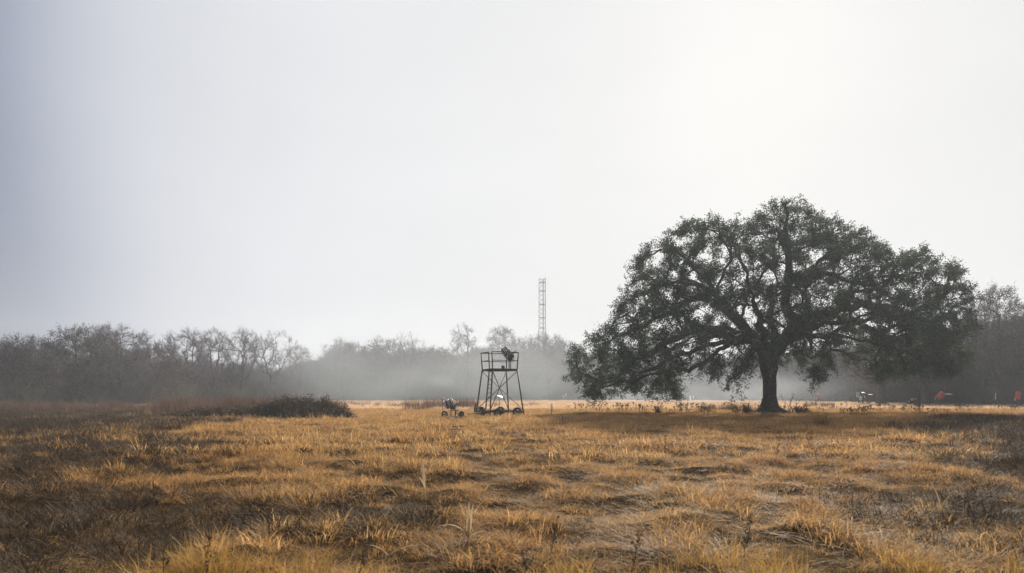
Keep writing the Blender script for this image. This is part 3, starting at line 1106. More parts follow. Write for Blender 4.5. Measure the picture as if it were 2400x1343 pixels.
shrubs = [shrub(s, 90, 1.6, 4.2, 2.6, M['shrub']) for s in range(3)] + [shrub(9 + s, 110, 1.2, 3.2, 3.0, M['twig_dark']) for s in range(2)] + [shrub(19, 60, 3, 6.5, 2.4, M['shrub'])]
pts, rzs, scs, idx = [], [], [], []
px = -420.
while px < 2900:
    d0 = rowd(px)
    dark = px < 520 or px > 1950
    for _ in range(5):
        d = d0 + g.uniform(-2, 14)
        qx = px + g.uniform(-14, 14)
        pr = [.12, .12, .12, .26, .26, .12] if dark else [.26, .26, .22, .06, .06, .14]
        k = int(g.choice(6, p=pr))
        s = g.uniform(.7, 1.25) * (.8 if d < 100 else 1.05)
        pts.append(((qx - 1200) / F * d, d, 0)); rzs.append(g.uniform(0, 6.28)); idx.append(k)
        scs.append((s * 1.15, s * 1.15, s))
    px += 2200 / d0
scatter('undergrowth', np.array(pts), np.array(rzs), np.array(scs), idx, shrubs, 'dense bare brush along the foot of the treeline', 'brush')

# reddish tall grass and reeds before the wood
def reeds(seed, n, h0, h1_, rad):
    return tuft(n, rad, h0, h1_, .028, .12, .25, seg=2, seed=seed).mesh('reed', [M['reed']])
rk = [reeds(s, 70, .7, 1.5, .8) for s in range(4)]
pts, rzs, scs, idx = [], [], [], []
def reed_patch(px0, px1, d0, d1, n, s0, s1):
    for _ in range(n):
        qx, d = g.uniform(px0, px1), g.uniform(d0, d1)
        x = (qx - 1200) / F * d
        pts.append((x, d, h1(x, d))); rzs.append(g.uniform(0, 6.28)); idx.append(int(g.integers(4)))
        s = g.uniform(s0, s1); scs.append((s, s, s))
reed_patch(390, 720, 54, 84, 150, .7, 1.45)
reed_patch(690, 800, 62, 84, 30, .7, 1.1)
reed_patch(-260, 430, 62, 90, 190, .5, 1.05)
reed_patch(960, 1115, 70, 98, 34, .7, 1.25)
reed_patch(1110, 1260, 90, 110, 14, .4, .7)
reed_patch(800, 965, 85, 120, 30, .4, .7)
reed_patch(1640, 1770, 68, 80, 22, .4, .8)
reed_patch(1890, 1960, 84, 100, 12, .4, .8)
scatter('tall_weeds', np.array(pts), np.array(rzs), np.array(scs), idx, rk, 'reddish brown tall dead weeds standing before the treeline', 'weeds')

# small dark seed heads in the grass around the oak
sk_ = []
for s in range(3):
    mb = MB(); gg = np.random.default_rng(70 + s)
    for _ in range(7):
        a = gg.normal(0, .35, 2); hh = gg.uniform(.35, .8)
        e = np.array([a[0] + gg.normal(0, .08), a[1] + gg.normal(0, .08), hh])
        mb.tube([(a[0], a[1], -.05), e], [.012, .008], 3, cap=False)
        C = e + gg.normal(0, .05, (9, 3))
        v, f = leaf_quads(C, rdir(gg, 9), np.full(9, .11), np.full(9, .07), gg)
        mb.add(v, f)
    sk_.append(mb.mesh('seed_head', [M['weed']]))
pts, rzs, scs, idx = [], [], [], []
for _ in range(120):
    qx = g.uniform(1330, 2380); d = g.uniform(50, 84)
    x = (qx - 1200) / F * d
    pts.append((x, d, h1(x, d))); rzs.append(g.uniform(0, 6.28)); idx.append(int(g.integers(3))); s = g.uniform(.5, 1.1); scs.append((s, s, s))
scatter('seed_heads', np.array(pts), np.array(rzs), np.array(scs), idx, sk_, 'small dark seed heads dotting the grass around the oak', 'weeds')

# ------------------------------------------------------------------ bramble mound
def bramble():
    gg = np.random.default_rng(33)
    d = 46.0
    bx, by, bz = on(705, d)
    root = thing('bramble_mound', 'low dark mound of bramble in the meadow left of the ground thrower', 'bush', (bx, by, bz))
    lobes = [(705, 46, 1.32, 1.5), (660, 46, 1.2, 1.3), (622, 46.5, 1.0, 1.3), (748, 46, 1.15, 1.2), (782, 46, .95, 1.1), (806, 45.8, .6, .8), (590, 47, .75, 1.1), (735, 44.6, .7, 1.1), (690, 44.5, .75, 1.2),
             (555, 47, .78, 1.2), (520, 46.5, .72, 1.2), (480, 46, .66, 1.2), (440, 45.5, .6, 1.1), (408, 45, .45, 1.0), (722, 46.4, 1.48, .6), (668, 46, 1.42, .5), (764, 46, 1.36, .5), (640, 45.6, 1.2, .4)]
    C, D, A, B = [], [], [], []
    for px, dd, hh, rad in lobes:
        x, y, z = on(px, dd)
        n = int(5200 * rad * rad * max(.45, hh) / 2)
        u = rdir(gg, n); u[:, 2] = np.abs(u[:, 2])
        rr = gg.uniform(.55, 1.03, n) ** .6
        rg = .62 + .75 * vnoise(u[:, 0] * 3 + px, u[:, 1] * 3 + u[:, 2] * 2, 1.3, 4)
        rr = rr * rg
        pc = np.stack([x - bx + u[:, 0] * rad * rr, y - by + u[:, 1] * rad * rr, z - bz + u[:, 2] * hh * rr], -1) + gg.normal(0, .09, (n, 3))
        C.append(pc); D.append(rdir(gg, n, (0, 0, .4)))
        m = int(60 * rad)
        u = rdir(gg, m); u[:, 2] = np.abs(u[:, 2]) + .2
        A.append(np.tile(np.array([x - bx, y - by, z - bz]), (m, 1)) + u * np.array([rad, rad, hh]) * .5)
        B.append(np.tile(np.array([x - bx, y - by, z - bz]), (m, 1)) + u * np.array([rad, rad, hh]) * gg.uniform(.9, 1.45, m)[:, None])
    C, D = np.concatenate(C), np.concatenate(D)
    v, f = leaf_quads(C, D, gg.uniform(.07, .15, len(C)), gg.uniform(.05, .09, len(C)), gg)
    MB().add(v, f).build('foliage', M['bramble'], root)
    A, B = np.concatenate(A), np.concatenate(B)
    v, f = twig_tris(A, B, np.full(len(A), .025), gg)
    MB().add(v, f).build('stems', M['weed'], root)
bramble()
gg = np.random.default_rng(44)
qx = np.concatenate([gg.uniform(570, 840, 95), gg.uniform(400, 570, 25)]); dd = gg.uniform(42.5, 45.2, 120); xx = (qx - 1200) / F * dd; sz = gg.uniform(1.0, 2.0, 120)
scatter('mound_grass', np.stack([xx, dd, H(xx, dd)], -1), gg.uniform(0, 6.28, 120), np.stack([sz, sz, sz], -1), gg.integers(0, len(mid_kinds), 120), mid_kinds, 'taller golden grass growing along the front of the bramble mound', 'grass')

# ------------------------------------------------------------------ weeds, saplings, fallen branch
def weed_stalk(px, d, hgt, label, seed, leafy=10, lean=.1, group=None, branch=5, name='weed_stalk'):
    gg = np.random.default_rng(seed)
    loc = on(px, d)
    root = thing(name, label, 'weed', loc, 0, group)
    mb, lb = MB(), MB()
    n = 9
    pts = []
    x = y = 0.
    for k in range(n):
        pts.append((x, y, -.05 + hgt * k / (n - 1)))
        x += gg.normal(lean * .12, .02) * hgt; y += gg.normal(0, .02) * hgt
    r0 = max(.004, d * .00022)
    mb.tube(pts, np.linspace(r0 * 1.4, r0 * .5, n), 5)
    C, D = [], []
    for _ in range(branch):
        k = int(gg.integers(3, n)); p0 = np.array(pts[k])
        a = gg.uniform(0, 6.28); L = hgt * gg.uniform(.12, .28)
        p2 = p0 + np.array([math.cos(a) * L * .5, math.sin(a) * L * .5, L * .8])
        mb.tube([p0, (p0 + p2) / 2 + np.array([math.cos(a), math.sin(a), 0]) * L * .1, p2], [r0 * .6, r0 * .5, r0 * .3], 4)
        m = leafy
        u = gg.uniform(.3, 1.05, m)
        C.append(p0 + (p2 - p0) * u[:, None] + gg.normal(0, .02 * hgt, (m, 3))); D.append(rdir(gg, m))
    m = leafy * 3
    u = gg.integers(3, n, m)
    C.append(np.array(pts)[u] + gg.normal(0, .016 * hgt, (m, 3))); D.append(rdir(gg, m))
    mb.build('stem', M['weed'], root)
    C, D = np.concatenate(C), np.concatenate(D)
    ls = max(.018, d * .0016)
    v, f = leaf_quads(C, D, gg.uniform(ls, ls * 1.8, len(C)), gg.uniform(ls * .4, ls * .8, len(C)), gg)
    lb.add(v, f).build('leaves', M['weed'], root)
    return root
weed_stalk(1925, 13.4, .98, 'tall thin dark weed stalk in front of the tuft right of the oak trunk', 1, lean=-.25, branch=7)
weed_stalk(1818, 17.5, .62, 'short dark weed stalk below the oak trunk', 2)
weed_stalk(1556, 17.0, .62, 'short dark weed stalk in the bright grass left of the oak trunk', 3)
weed_stalk(1318, 30, .7, 'thin lone weed stem right of the white board stake in the grass', 4, leafy=4)
near_st = [(372, 5.2, .56, 'leftmost of the tall blurred weed stalks at the bottom edge'), (480, 5.0, .5, 'second blurred weed stalk from the left at the bottom edge'), (845, 5.4, .5, 'blurred dark weed stalk at the bottom edge left of the pale leaf plant'),
           (1213, 5.5, .5, 'blurred dark weed stalk at the bottom edge right of the pale leaf plant'), (1476, 5.6, .5, 'tall blurred weed stalk at the bottom edge right of centre'), (1740, 6.4, .5, 'thin upright weed stalk near the bottom edge on the right'),
           (1290, 6.6, .4, 'short leafy weed stalk near the bottom centre')]
for k, (px, d, hh, lab) in enumerate(near_st):
    weed_stalk(px, d, hh, lab, 20 + k, leafy=14, group='weed stalks close to the camera', branch=6)

def pale_plant(px, d, label, leaves, group=None):
    root = thing('pale_leaf_plant', label, 'dead plant', on(px, d), 0)
    mb = MB()
    for a, L, el, bend, wd in leaves:
        pts = []; p = np.array([0, 0, .05]); e = el
        k = 7
        for q_ in range(k):
            pts.append(p.copy())
            p = p + np.array([math.cos(a) * math.cos(e), math.sin(a) * math.cos(e), math.sin(e)]) * L / (k - 1)
            e -= bend / (k - 1)
        s = np.array([-math.sin(a), math.cos(a), 0])
        V = []
        for q_, pt in enumerate(pts):
            ww = wd * math.sin(math.pi * (.18 + .80 * q_ / (k - 1)))
            V += [pt - s * ww / 2, pt + np.array([0, 0, -ww * .25]), pt + s * ww / 2]
        fs = []
        for q_ in range(k - 1):
            o = q_ * 3
            fs += [(o, o + 1, o + 4, o + 3), (o + 1, o + 2, o + 5, o + 4)]
        mb.add(V, fs)
        mb.build('blade', M['pale_leaf'], root); mb = MB()
    return root
pale_plant(1098, 7.0, 'dead plant with arching pale broad leaves at the bottom centre', [(3.3, .42, 1.1, 1.9, .04), (.1, .38, 1.1, 1.6, .04), (-.5, .36, .8, 1.5, .04), (1.6, .40, 1.4, .6, .05), (1.1, .36, 1.45, .4, .045), (4.4, .30, 1.0, 1.4, .035)])
pale_plant(995, 11.0, 'single pale upright dead leaf left of the bottom centre', [(1.9, .55, 1.35, .3, .05), (4.2, .30, 1.3, .8, .035)])
pale_plant(2205, 8.6, 'bent pale dead stalk in the dark grass on the right', [(2.0, .45, 1.45, .7, .03), (.3, .3, 1.2, .9, .035)])
pale_plant(910, 6.8, 'pale thin dead leaf lying low left of the arching leaf plant', [(.4, .40, .5, .8, .028), (2.8, .3, .7, 1.0, .026)])

def dry_tuft(px, d, hgt, label, name='grass_tuft', n=260, rad=.35, m='grass', wd=.02):
    root = tuft(n, rad, hgt * .4, hgt, wd, .35, .8, seg=3, seed=int(px)).build(name, M[m])
    root.location = on(px, d)
    return tag(root, label, 'grass tuft')
dry_tuft(1925, 36, 1.1, 'rounded dry grass tuft in the shade right of the oak trunk')

def bare_shrub(px, d, hgt, label, seed, n=6, leaves=0, name='shrub', lean=0.):
    gg = np.random.default_rng(seed)
    root = thing(name, label, 'shrub', on(px, d))
    mb = MB(); C, D = [], []
    for _ in range(n):
        a = gg.uniform(0, 6.28)
        pts = [np.array([0, 0, -.1])]
        dr = np.array([math.cos(a) * .45 + lean, math.sin(a) * .45, 1.])
        k = 8; L = hgt * gg.uniform(.5, 1.0) / k
        for q_ in range(k):
            dr = dr + gg.normal(0, .18, 3); dr[2] = max(dr[2], .3)
            pts.append(pts[-1] + dr / np.linalg.norm(dr) * L)
        mb.tube(pts, np.linspace(.03, .008, k + 1), 5)
        for q_ in range(3, k + 1):
            for _b in range(2):
                b_ = pts[q_] + rdir(gg, 1, (0, 0, .8))[0] * hgt * gg.uniform(.08, .22)
                mb.tube([pts[q_], (pts[q_] + b_) / 2 + gg.normal(0, .03, 3), b_], [.012, .009, .005], 3)
                if leaves:
                    C.append(b_ + gg.normal(0, .08, (leaves, 3))); D.append(rdir(gg, leaves))
    mb.build('stems', M['weed'], root)
    if leaves:
        C, D = np.concatenate(C), np.concatenate(D)
        v, f = leaf_quads(C, D, gg.uniform(.09, .16, len(C)), gg.uniform(.05, .09, len(C)), gg)
        MB().add(v, f).build('leaves', M['bramble'], root)
bare_shrub(1856, 58.5, 2.3, 'bare crooked sapling growing just right of the oak trunk', 3, n=5, lean=.25)
bare_shrub(1886, 57.5, 1.05, 'small leafy shrub right of the bare sapling', 5, n=7, leaves=4)
bare_shrub(1873, 57, .8, 'low dark leafy weed at the oak roots between sapling and leafy shrub', 6, n=6, leaves=6)
bare_shrub(1752, 57, 1.0, 'dark tangle of dead brush at the left foot of the oak', 7, n=14, leaves=2)
bare_shrub(1726, 57.5, 1.1, 'thin dead shrub left of the dark brush by the oak', 8, n=5, leaves=2)
bare_shrub(1540, 56, .9, 'small dead shrub under the left oak branches', 9, n=8, leaves=2)

def fallen_branch():
    x, y, z = on(1812, 46)
    root = thing('fallen_branch', 'pale fallen branch lying in the shade before the oak trunk', 'branch', (x, y, z + .12))
    mb = MB()
    mb.tube([(-.6, 0, .08), (-.2, .05, .22), (.25, 0, .18), (.55, -.1, .02), (.8, -.2, -.1)], [.02, .03, .03, .025, .015], 6)
    mb.tube([(-.2, .05, .22), (-.5, .1, .32), (-.9, .1, .25)], [.02, .015, .01], 5)
    mb.tube([(.25, 0, .18), (.5, .2, .2), (.7, .3, .05)], [.018, .014, .008], 5)
    mb.build('limb', mat('bleached_wood', (.30, .27, .24), .9), root)
fallen_branch()

# ------------------------------------------------------------------ clay target throwers
def wheel(parent, c, r, wd, axis=(0, 1, 0), rim='rim', spokes=5):
    c = np.array(c, float); ax = np.array(axis, float); ax /= np.linalg.norm(ax)
    a, b = c - ax * wd / 2, c + ax * wd / 2
    t = MB().lathe([(0, r * .60), (0.0, r * .86), (.12, r * .97), (.3, r), (.7, r), (.88, r * .97), (1, r * .86), (1, r * .60), (.5, r * .55), (0, r * .60)], a, b, 24)
    o = bpy.data.objects.new('wheel', None); o.empty_display_size = .1
    col.objects.link(o); o.parent = parent
    t.build('tyre', M['rubber'], o, smooth=False)
    rm = MB().lathe([(.15, r * .58), (.85, r * .58)], a, b, 24)
    rm.lathe([(.3, .001), (.3, r * .2), (.7, r * .2), (.7, .001)], a, b, 12)
    ref = np.array([0, 0, 1.]); u = np.cross(ax, ref); u /= np.linalg.norm(u); v = np.cross(ax, u)
    for k in range(spokes):
        t_ = k * 2 * math.pi / spokes
        e = c + (u * math.cos(t_) + v * math.sin(t_)) * r * .58
        rm.bar(c, e, wd * .3, r * .22)
    rm.build('rim', M[rim], o)
    return o

def carousel(parent, base, axis, length, rad, n=8, tube_r=.075, shell='clay_dark'):
    """ring of stacked-clay columns between two plates"""
    base = np.array(base, float); ax = np.array(axis, float); ax /= np.linalg.norm(ax)
    ref = np.array([0, 1., 0]); u = np.cross(ax, ref); u /= np.linalg.norm(u); v = np.cross(ax, u)
    top = base + ax * length
    fr = MB()
    fr.lathe([(0, .01), (0, rad + tube_r * .5), (.03, rad + tube_r * .5), (.03, .01)], base, top, 18)
    fr.lathe([(.90, rad * .82), (.90, rad + tube_r * .4), (.925, rad + tube_r * .4), (.925, rad * .82), (.90, rad * .82)], base, top, 18)
    fr.tube([base, top], .03, 8)
    fr.build('carousel_frame', M['machine'], parent)
    for k in range(n):
        t_ = k * 2 * math.pi / n
        o_ = (u * math.cos(t_) + v * math.sin(t_)) * rad
        L = length * (1.0 if k % 3 else .93)
        prof = [(.03, .005), (.03, tube_r)]
        m_ = 12
        for q_ in range(m_):
            a0 = .03 + (L / length - .05) * q_ / m_
            a1 = .03 + (L / length - .05) * (q_ + .8) / m_
            prof += [(a0, tube_r * .86), (a0 + .004, tube_r), (a1, tube_r)]
        prof += [(prof[-1][0] + .01, tube_r * .7), (prof[-1][0] + .012, .004)]
        MB().lathe(prof, base + o_, top + o_, 10).build('clay_column', M[shell], parent)
        rod = MB()
        rod.tube([base + o_ * 1.42, top + o_ * 1.42], .018, 5)
        rod.build('guide_rod', M['galv'], parent)

def thrower_body(root, z0, tilt, body='machine', scale=1.0, arm=(.62, 0, .28)):
    """motor housing, tilt cradle and throwing arm above a mast top at height z0"""
    b = MB()
    b.bevbox((0, 0, z0 + .12), (.34, .30, .22), .03)
    b.bevbox((.05, -.02, z0 + .28), (.26, .34, .16), .03)
    b.bar((-.2, -.12, z0 + .05), (.22, -.12, z0 + .32), .05)
    b.build('housing', M[body], root)
    p = MB(); p.box((.1, 0, z0 + .40), (.46, .36, .03), Matrix.Rotation(tilt, 3, 'Y'))
    p.build('base_plate', M['galv'], root)
    a = MB()
    e = (arm[0], arm[1], z0 + .34 + arm[2])
    a.bar((.12, 0, z0 + .36), e, .05, .035)
    a.bar((.30, .05, z0 + .34), (.50, .05, z0 + .40), .10, .05)
    a.build('throwing_arm', M['machine'], root)
    k = MB(); k.lathe([(0, .002), (0, .05), (1, .05), (1, .002)], (.02, -.19, z0 + .28), (.02, -.23, z0 + .28), 12)
    return k

def ground_thrower():
    d = 48.3
    root = thing('clay_thrower', 'wheeled clay target thrower with tilted dark carousel standing on the grass beside the tower', 'clay thrower', on(1062, d, .02))
    # base frame
    f = MB()
    f.bar((-.42, -.1, .12), (.42, -.1, .12), .07, .06); f.bar((-.36, .35, .12), (.36, .35, .12), .06, .06)
    f.bar((-.12, -.1, .13), (-.12, .5, .13), .06); f.bar((.20, -.1, .13), (.20, .5, .13), .06)
    f.build('base_frame', M['galv'], root)
    for x, m in ((-.11, 'galv'), (.33, 'galv')):
        MB().bevbox((x, -.04, .32), (.10, .06, .36), .012).build('leg', M[m], root)
    MB().bevbox((.17, .05, .34), (.11, .1, .42), .012).build('mast', M['machine'], root)
    MB().box((.10, 0, .54), (.60, .22, .05)).build('cross_bar', M['machine'], root)
    MB().tube([(-.22, .05, .14), (-.22, .05, .56)], .022, 6).build('strut', M['machine'], root)
    thrower_body(root, .58, R(-26), 'blue_black', arm=(.56, -.1, .18)).build('knob', M['galv'], root)
    ax = np.array([.30, .0, .95])
    carousel(root, np.array([-.18, 0, .72]), (-.32, -.10, .90), .62, .22, 8, .058)
    for c, r in (((-.60, 0, .26), .24), ((.58, .1, .25), .23)):
        wheel(root, c, r, .16, (1, .25 if c[0] < 0 else -.9, 0) if c[0] > 0 else (.35, 1, 0), 'rim_dark')
    return root
ground_thrower()

def solar_panel(px, d, post_top_y, w_, h_, tilt_y, tilt_x, label, back='panel_back', post='steel_dark', cells='panel', group='small solar panels on posts', rz=0.):
    loc = on(px, d)
    z = EYE - (post_top_y - HOR) / F * d - loc[2]
    root = thing('solar_panel', label, 'solar panel', loc, rz, group)
    MB().tube([(0, 0, -.1), (0, 0, z - .02)], .022, 8).build('post', M[post], root)
    rot = (Matrix.Rotation(tilt_y, 3, 'Y') @ Matrix.Rotation(tilt_x, 3, 'X'))
    MB().bevbox((0, 0, z + .03), (w_, h_, .05), .01, rot).build('panel_frame', M[back], root)
    n = np.array(rot @ Vector((0, 0, 1)))
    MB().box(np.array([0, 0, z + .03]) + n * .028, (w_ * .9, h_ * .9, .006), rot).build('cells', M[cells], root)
    MB().bar((0, 0, z - .12), (.07, 0, z + .02), .04).build('bracket', M['galv'], root)
    return root
solar_panel(1038, 50.5, 934, .50, .42, R(27), R(-10), 'tilted solar panel on thin dark post left of the ground thrower').location.x -= .0
solar_panel(1170, 61, 931, .62, .55, R(14), R(24), 'tilted panel with sky reflection painted white on a thin post seen through the tower legs', cells='white')  # white cells paint the bright sky reflection onto the panel

# ------------------------------------------------------------------ tower stand on a trailer
def tower():
    th = R(24.5)
    d0 = 51.2
    bx, by, bz = on(1148, d0)
    root = thing('tower_stand', 'dark steel shooting tower on a wheeled trailer with ladder and railed platform', 'tower stand', (bx, by, bz))
    ex = np.array([math.cos(th), math.sin(th), 0]); ey = np.array([-math.sin(th), math.cos(th), 0])
    S, s = 2.82, 2.06
    Zb, Zp, Zm, Zt = .42, 3.62, 4.28, 4.92
    off = (S - s) / 2
    def pt(u, v, z):
        """u, v in 0..1 across the square whose side shrinks with height"""
        k = min(1, max(0, (z - Zb) / (Zp - Zb)))
        if z > Zp: k = 1 - (z - Zp) / (Zp - Zb) * .0
        side = S + (s - S) * k; o = off * k
        return o * (ex + ey) + ex * u * side + ey * v * side + np.array([0, 0, z])
    def flare(u, v, z):       # the railing leans outward a little
        p_ = pt(u, v, z)
        if z > Zp:
            cx = pt(.5, .5, z)
            p_ = p_ + (p_ - cx) * .07 * (z - Zp) / (Zt - Zp)
        return p_
    cor = [(0, 0), (1, 0), (0, 1), (1, 1)]
    for u, v in cor:
        mb = MB()
        mb.bar(pt(u, v, .10 if (u, v) != (0, 0) else -.02), pt(u, v, Zp), .085)
        mb.bar(flare(u, v, Zp), flare(u, v, Zt), .07)
        mb.build('leg', M['steel_dark'], root)
    lp = [(0, .30)]
    mb = MB(); mb.bar(pt(0, .30, Zb + .1), pt(0, .30, Zp), .07); mb.bar(flare(0, .30, Zp), flare(0, .30, Zt), .06)
    lad = mb.build('ladder', M['steel_dark'], root)
    for k in range(9):
        z = .85 + k * .32
        MB().tube([pt(0, .30, z), pt(0, 0.0, z)], .017, 6).build('rung', M['steel_dark'], lad)
    # platform
    mb = MB()
    for a, b in (((0, 0), (1, 0)), ((1, 0), (1, 1)), ((1, 1), (0, 1)), ((0, 1), (0, 0))):
        mb.bar(pt(*a, Zp) - np.array([0, 0, .06]), pt(*b, Zp) - np.array([0, 0, .06]), .10, .12)
    c = pt(.5, .5, Zp)
    mb.box(c + np.array([0, 0, .02]), (s, s, .035), Matrix.Rotation(th, 3, 'Z'))
    mb.build('platform', M['steel_dark'], root)
    for z, wd in ((Zm, .05), (Zt, .06)):
        for a, b in (((0, 0), (1, 0)), ((1, 0), (1, 1)), ((1, 1), (0, 1)), ((0, 1), (0, .30))):
            MB().bar(flare(*a, z), flare(*b, z), wd).build('rail', M['steel_dark'], root)
    for a, b in (((0, 1), (1, 0)), ((1, 0), (0, 1)), ((0, 0), (1, 1)), ((1, 1), (0, 0))):
        MB().bar(pt(*a, Zp - .12), pt(*b, Zb + .02), .045).build('brace', M['steel_dark'], root)
    # trailer bed
    mb = MB()
    for a, b in (((0, 0), (1, 0)), ((1, 0), (1, 1)), ((1, 1), (0, 1)), ((0, 1), (0, 0))):
        mb.bar(pt(*a, Zb - .04), pt(*b, Zb - .04), .11, .13)
    mb.bar(pt(0, .5, Zb - .10), pt(1, .5, Zb - .10), .10, .10)
    mb.build('trailer_frame', M['steel_dark'], root)
    mb = MB()
    e = pt(0, .35, Zb - .14) - ex * 1.15 - np.array([0, 0, .10])
    mb.bar(pt(0, 0.05, Zb - .12), e, .09, .11); mb.bar(pt(0, .75, Zb - .12), e, .09, .11)
    mb.build('tongue', M['steel_dark'], root)
    MB().bevbox(e - ex * .12, (.26, .12, .12), .03, Matrix.Rotation(th, 3, 'Z')).build('coupling', M['steel_dark'], root)
    MB().tube([e + ex * .12 + np.array([0, 0, .15]), e + ex * .12 + np.array([0, 0, -.30])], .03, 8).build('jack', M['steel_dark'], root)
    mb = MB(); mb.bevbox(pt(0, .62, Zb + .18), (.34, .3, .26), .03, Matrix.Rotation(th, 3, 'Z'))
    mb.build('battery_box', M['machine'], root)
    MB().tube([pt(0, 1, .2) - ex * .13, pt(0, 1, .95) - ex * .13], .07, 8).build('crank_jack', M['steel_dark'], root)
    for v, sgn in ((0, -1), (1, 1)):
        for u, r in ((.20, .34), (.77, .37)):
            c = ex * u * S + ey * (v * S + sgn * .20) + np.array([0, 0, r - .03])
            wheel(root, c, r, .21, tuple(-ey * 1.0), 'rim_dark')
    for u in (.20, .77):
        MB().tube([ex * u * S - ey * .12 + np.array([0, 0, .33]), ex * u * S + ey * (S + .12) + np.array([0, 0, .33])], .035, 8).build('axle', M['steel_dark'], root)
    # box and thrower on the platform: things of their own
    bpx = np.array([bx, by, bz])
    p_ = bpx + pt(.62, .45, Zp + .04)
    bo = MB().bevbox((0, 0, .13), (.22, .2, .24), .02)
    bo.tube([(-.07, 0, .25), (-.07, 0, .30), (.07, 0, .30), (.07, 0, .25)], .012, 5)
    bo = bo.build('battery', M['box_red']); bo.location = p_; bo.rotation_euler.z = th
    tag(bo, 'small dark red box standing on the tower platform', 'box')
    p_ = bpx + pt(.90, .45, Zp + .04)
    t = thing('clay_thrower', 'dark clay target thrower with tilted carousel raised on a pedestal on the tower platform', 'clay thrower', p_)
    mb = MB(); mb.tube([(-.05, 0, 0), (-.05, 0, .72)], .04, 8); mb.tube([(.07, 0, 0), (.07, 0, .72)], .035, 8); mb.box((0, 0, .015), (.4, .4, .03)); mb.box((0, 0, .72), (.34, .26, .04))
    mb.build('pedestal', M['steel_dark'], t)
    b = MB(); b.bevbox((0, 0, .88), (.40, .34, .28), .04); b.bevbox((.17, -.02, 1.02), (.36, .30, .26), .05)
    b.bar((-.25, -.1, .92), (.28, -.1, 1.12), .06)
    b.build('housing', M['blue_black'], t)
    MB().lathe([(0, .002), (0, .065), (1, .065), (1, .002)], (-.20, -.19, .95), (-.20, -.24, .95), 12).build('knob', M['yellow'], t)
    a = MB(); a.bar((.0, 0, 1.12), (.52, -.05, 1.46), .07, .04); a.bar((.1, .05, 1.12), (.42, .05, 1.30), .12, .04); a.build('throwing_arm', M['machine'], t)
    MB().box((.22, .12, .80), (.22, .12, .14)).build('foot_block', M['white'], t)
    carousel(t, (-.08, .0, 1.02), (-.48, .05, .80), .80, .24, 8, .066)
    MB().tube([(.06, -.28, 1.14), (-.38, -.28, 1.88)], .018, 6).build('side_rod', M['galv'], t)
tower()

# ------------------------------------------------------------------ white board on a stake, marker posts
def board_stake(px, d, label):
    root = thing('stake_sign', label, 'sign', on(px, d))
    MB().tube([(0, 0, -.1), (0, 0, .98)], .022, 6).build('stake', M['weed'], root)
    MB().bevbox((0, -.03, .76), (.13, .02, .50), .006).build('board', M['white'], root)
board_stake(1293, 49.5, 'narrow white board on a short stake right of the tower stand')

def marker(px, d, z0, z1, label, wd=.10, group='small white marker posts'):
    root = thing('marker_post', label, 'marker', on(px, d), 0, group)
    MB().tube([(0, 0, -.1), (0, 0, z1)], .02, 6).build('stake', M['steel_dark'], root)
    MB().bevbox((0, -.03, (z0 + z1) / 2), (wd, .03, z1 - z0), .008).build('plate', M['white'], root)
marker(1320, 185, .9, 1.5, 'shorter of two white marker posts before the wood right of the mast', .12)
marker(1326, 183, 1.3, 2.0, 'taller of two white marker posts before the wood right of the mast', .16)
marker(1618, 170, .3, 1.4, 'white marker post under the left oak branches', .3)
marker(1625, 172, .9, 1.4, 'small white marker post close right of the one under the left oak branches', .2)
marker(1785, 120, .9, 1.6, 'white topped marker post peeping out left of the oak trunk', .6)
marker(1954, 75, .05, .45, 'low white marker post in the sunny grass right of the oak', .07)
marker(2333, 94, 1.0, 1.9, 'thin white marker post between the two red barrels on the right', .09)

# ------------------------------------------------------------------ distant throwers under hoods
def drum(root, base, axis, L, r, m, name='hood'):
    base = np.array(base, float); ax = np.array(axis, float); ax /= np.linalg.norm(ax)
    top = base + ax * L
    MB().lathe([(0, .01), (0, r * .96), (.02, r), (.28, r), (.30, r * 1.04), (.34, r * 1.04), (.36, r), (.64, r), (.66, r * 1.04), (.70, r * 1.04), (.72, r), (.97, r), (1, r * .94), (1, r * .85), (.985, .01)],
               base, top, 24).build(name, M[m], root)

def hooded(px, d, label, zc, tilt, L, r, m='red', group='red hooded clay throwers', body='machine', small=1.0):
    root = thing('clay_thrower', label, 'clay thrower', on(px, d), 0, group)
    k = small
    mb = MB(); mb.bevbox((0, 0, .30 * k), (.14 * k, .14 * k, .6 * k), .02); mb.bar((-.5 * k, 0, .14), (.55 * k, 0, .14), .08); mb.bar((0, -.4 * k, .14), (0, .5 * k, .14), .08)
    mb.build('stand', M['machine'], root)
    for x in (-.5, .45):
        wheel(root, (x * k, -.05, .2 * k), .2 * k, .12, (.5, 1, 0), 'rim')
    ax = np.array([math.sin(tilt), 0, math.cos(tilt)])
    b = MB(); b.bevbox((0, 0, .78 * k), (.50 * k, .4 * k, .42 * k), .05); b.bar((-.42 * k, -.1, zc - .12), (.2 * k, -.1, zc + .02), .12)
    b.build('housing', M[body], root)
    MB().bevbox((-.40 * k, -.14, zc - .05), (.16 * k, .08, .18 * k), .02).build('bracket', M['galv'], root)
    drum(root, (.0, 0, zc), ax, L, r, m)
    return root
hooded(2197, 95, 'thrower with red barrel hood tilted far over, before the dark right wood', 1.15, R(48), 1.10, .40)
hooded(2384, 85, 'thrower with upright red barrel hood at the right edge', 1.05, R(12), .95, .30)
hooded(1918, 150, 'small distant thrower with red hood right of the oak trunk', .95, R(18), .95, .50)
solar_panel(2222, 96, 924, 1.0, .5, R(3), R(12), 'panel with painted pale sky reflection on a post right of the tilted red barrel hood', cells='panel_back')  # pale cells paint in the reflected sky
